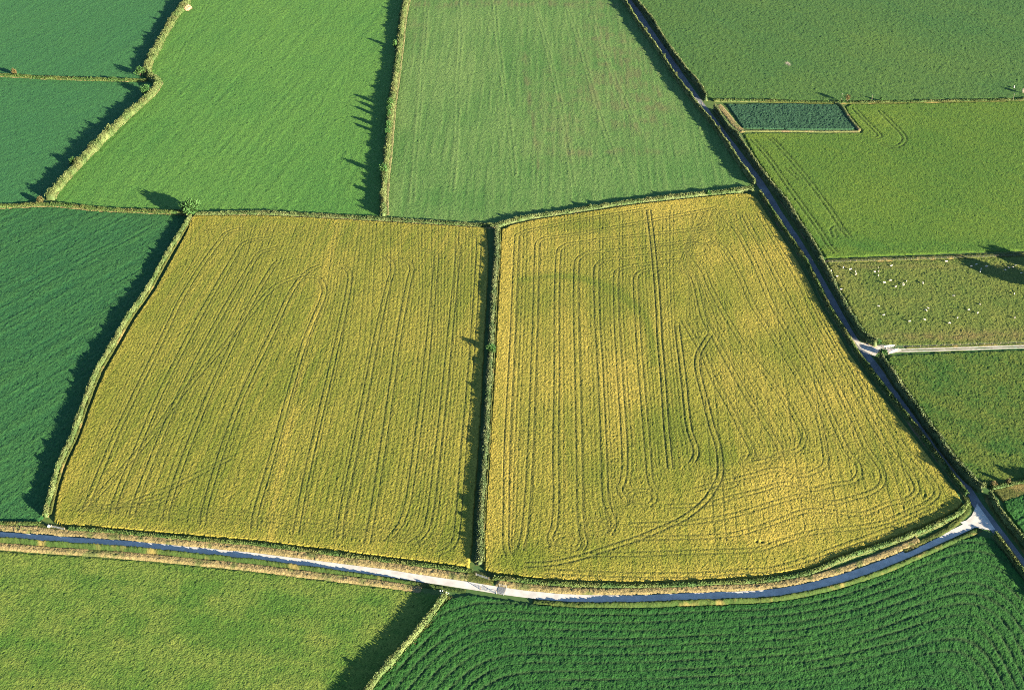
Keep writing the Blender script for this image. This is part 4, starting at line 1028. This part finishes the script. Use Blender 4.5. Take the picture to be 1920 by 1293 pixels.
o = bpy.data.objects.new('sheep', SH[1]); COL.objects.link(o); x, y = G(1901, 166); o.location = (x, y, .21); o.scale = (1.1,) * 3; o.rotation_euler = (0, 0, 1.2)
tag(o, 'lone white sheep near the right edge of the top right pasture', 'sheep', 'sheep grazing in the field')

# ------------------------------------------------------------------ stones, feeder, earth scrape
def rock_mesh(seed, r):
    bm = bmesh.new(); bmesh.ops.create_icosphere(bm, subdivisions=2, radius=r)
    R = random.Random(seed)
    dirs = [Vector((R.uniform(-1, 1), R.uniform(-1, 1), R.uniform(-1, 1))).normalized() for _ in range(7)]
    for v in bm.verts:
        nrm = v.co.normalized()
        cut = min([r * (.75 + .25 * R.random() * 0 + .2) / max(.35, nrm.dot(d)) for d in dirs if nrm.dot(d) > .35] + [r * 1.1])
        v.co = nrm * min(r * 1.05, cut * .88); v.co.z *= .75
    me = bpy.data.meshes.new('stone'); bm.to_mesh(me); bm.free(); me.materials.append(M['stone']); return me
RK = [rock_mesh(i, .34) for i in range(3)]
for k, (zx, zy) in enumerate([(335, 655), (352, 690), (370, 660), (385, 690), (400, 665), (420, 680), (430, 700), (380, 718), (405, 708), (450, 690)]):
    x, y = G(780 + zx / 7.385, 1020 + zy / 7.385)
    o = bpy.data.objects.new('white_stone', RK[k % 3]); COL.objects.link(o)
    o.location = (x, y, .55); o.rotation_euler = (0, 0, k * 1.3); o.scale = (random.uniform(.7, 1.1),) * 3
    tag(o, 'white stone in the shaded heap beside the top of the bottom hedge', 'stone', 'heap of white stones by the bottom hedge')
# white sack by the left gate
x, y = G(92, 988)
sk_ = empty('white_sack', (x, y, 0)); tag(sk_, 'bright white sack beside the grey gate at the left end of the road', 'sack')
bm = bmesh.new(); bmesh.ops.create_uvsphere(bm, u_segments=14, v_segments=10, radius=.62)
for v in bm.verts:
    nrm = v.co.normalized(); v.co *= 1 + .07 * math.sin(nrm.x * 6) * math.cos(nrm.y * 5)
    v.co.z = max(-.45, v.co.z * 1.05); v.co.x *= .85
    if v.co.z > .4: v.co.x *= .6; v.co.y *= .6
bmesh.ops.translate(bm, verts=bm.verts, vec=(0, 0, .46)); bm_obj('bag', bm, M['white'], sk_)
bm = bmesh.new(); bar_bm(bm, (0, 0, .98), (.03, 0, 1.2), .16, 9); bm_obj('neck', bm, M['white'], sk_)
# bare earth scrape in the diagonal hedge bank
x, y = G(352, 17)
es = empty('earth_scrape', (x, y, 0)); tag(es, 'reddish bare earth scrape in the hedge bank at the top left', 'earth bank')
R = random.Random(4)
bm = bmesh.new(); rings = []
for z, rr in ((0, 1), (.6, .92), (1.1, .62), (1.25, .25)):
    rings.append([bm.verts.new((2.2 * rr * math.cos(a) * R.uniform(.85, 1.1), 3.6 * rr * math.sin(a) * R.uniform(.85, 1.1), z + R.uniform(-.08, .08) + (1.6 if math.cos(a) < -.2 else .6) * (z > .3) * .6)) for a in np.linspace(0, 2 * math.pi, 14, endpoint=False)])
for A_, B_ in zip(rings[:-1], rings[1:]):
    for k in range(14): bm.faces.new((A_[k], A_[(k + 1) % 14], B_[(k + 1) % 14], B_[k]))
bm.faces.new(rings[-1])
es.rotation_euler = (0, 0, math.radians(-20))
bm_obj('mound', bm, M['earth'], es)
bm = bmesh.new()
for k in range(9): 
    r_ = bmesh.ops.create_icosphere(bm, subdivisions=1, radius=R.uniform(.15, .35)); bmesh.ops.translate(bm, verts=r_['verts'], vec=(R.uniform(1, 2.6), R.uniform(-3, 3), .15))
bm_obj('clods', bm, M['earth'], es)
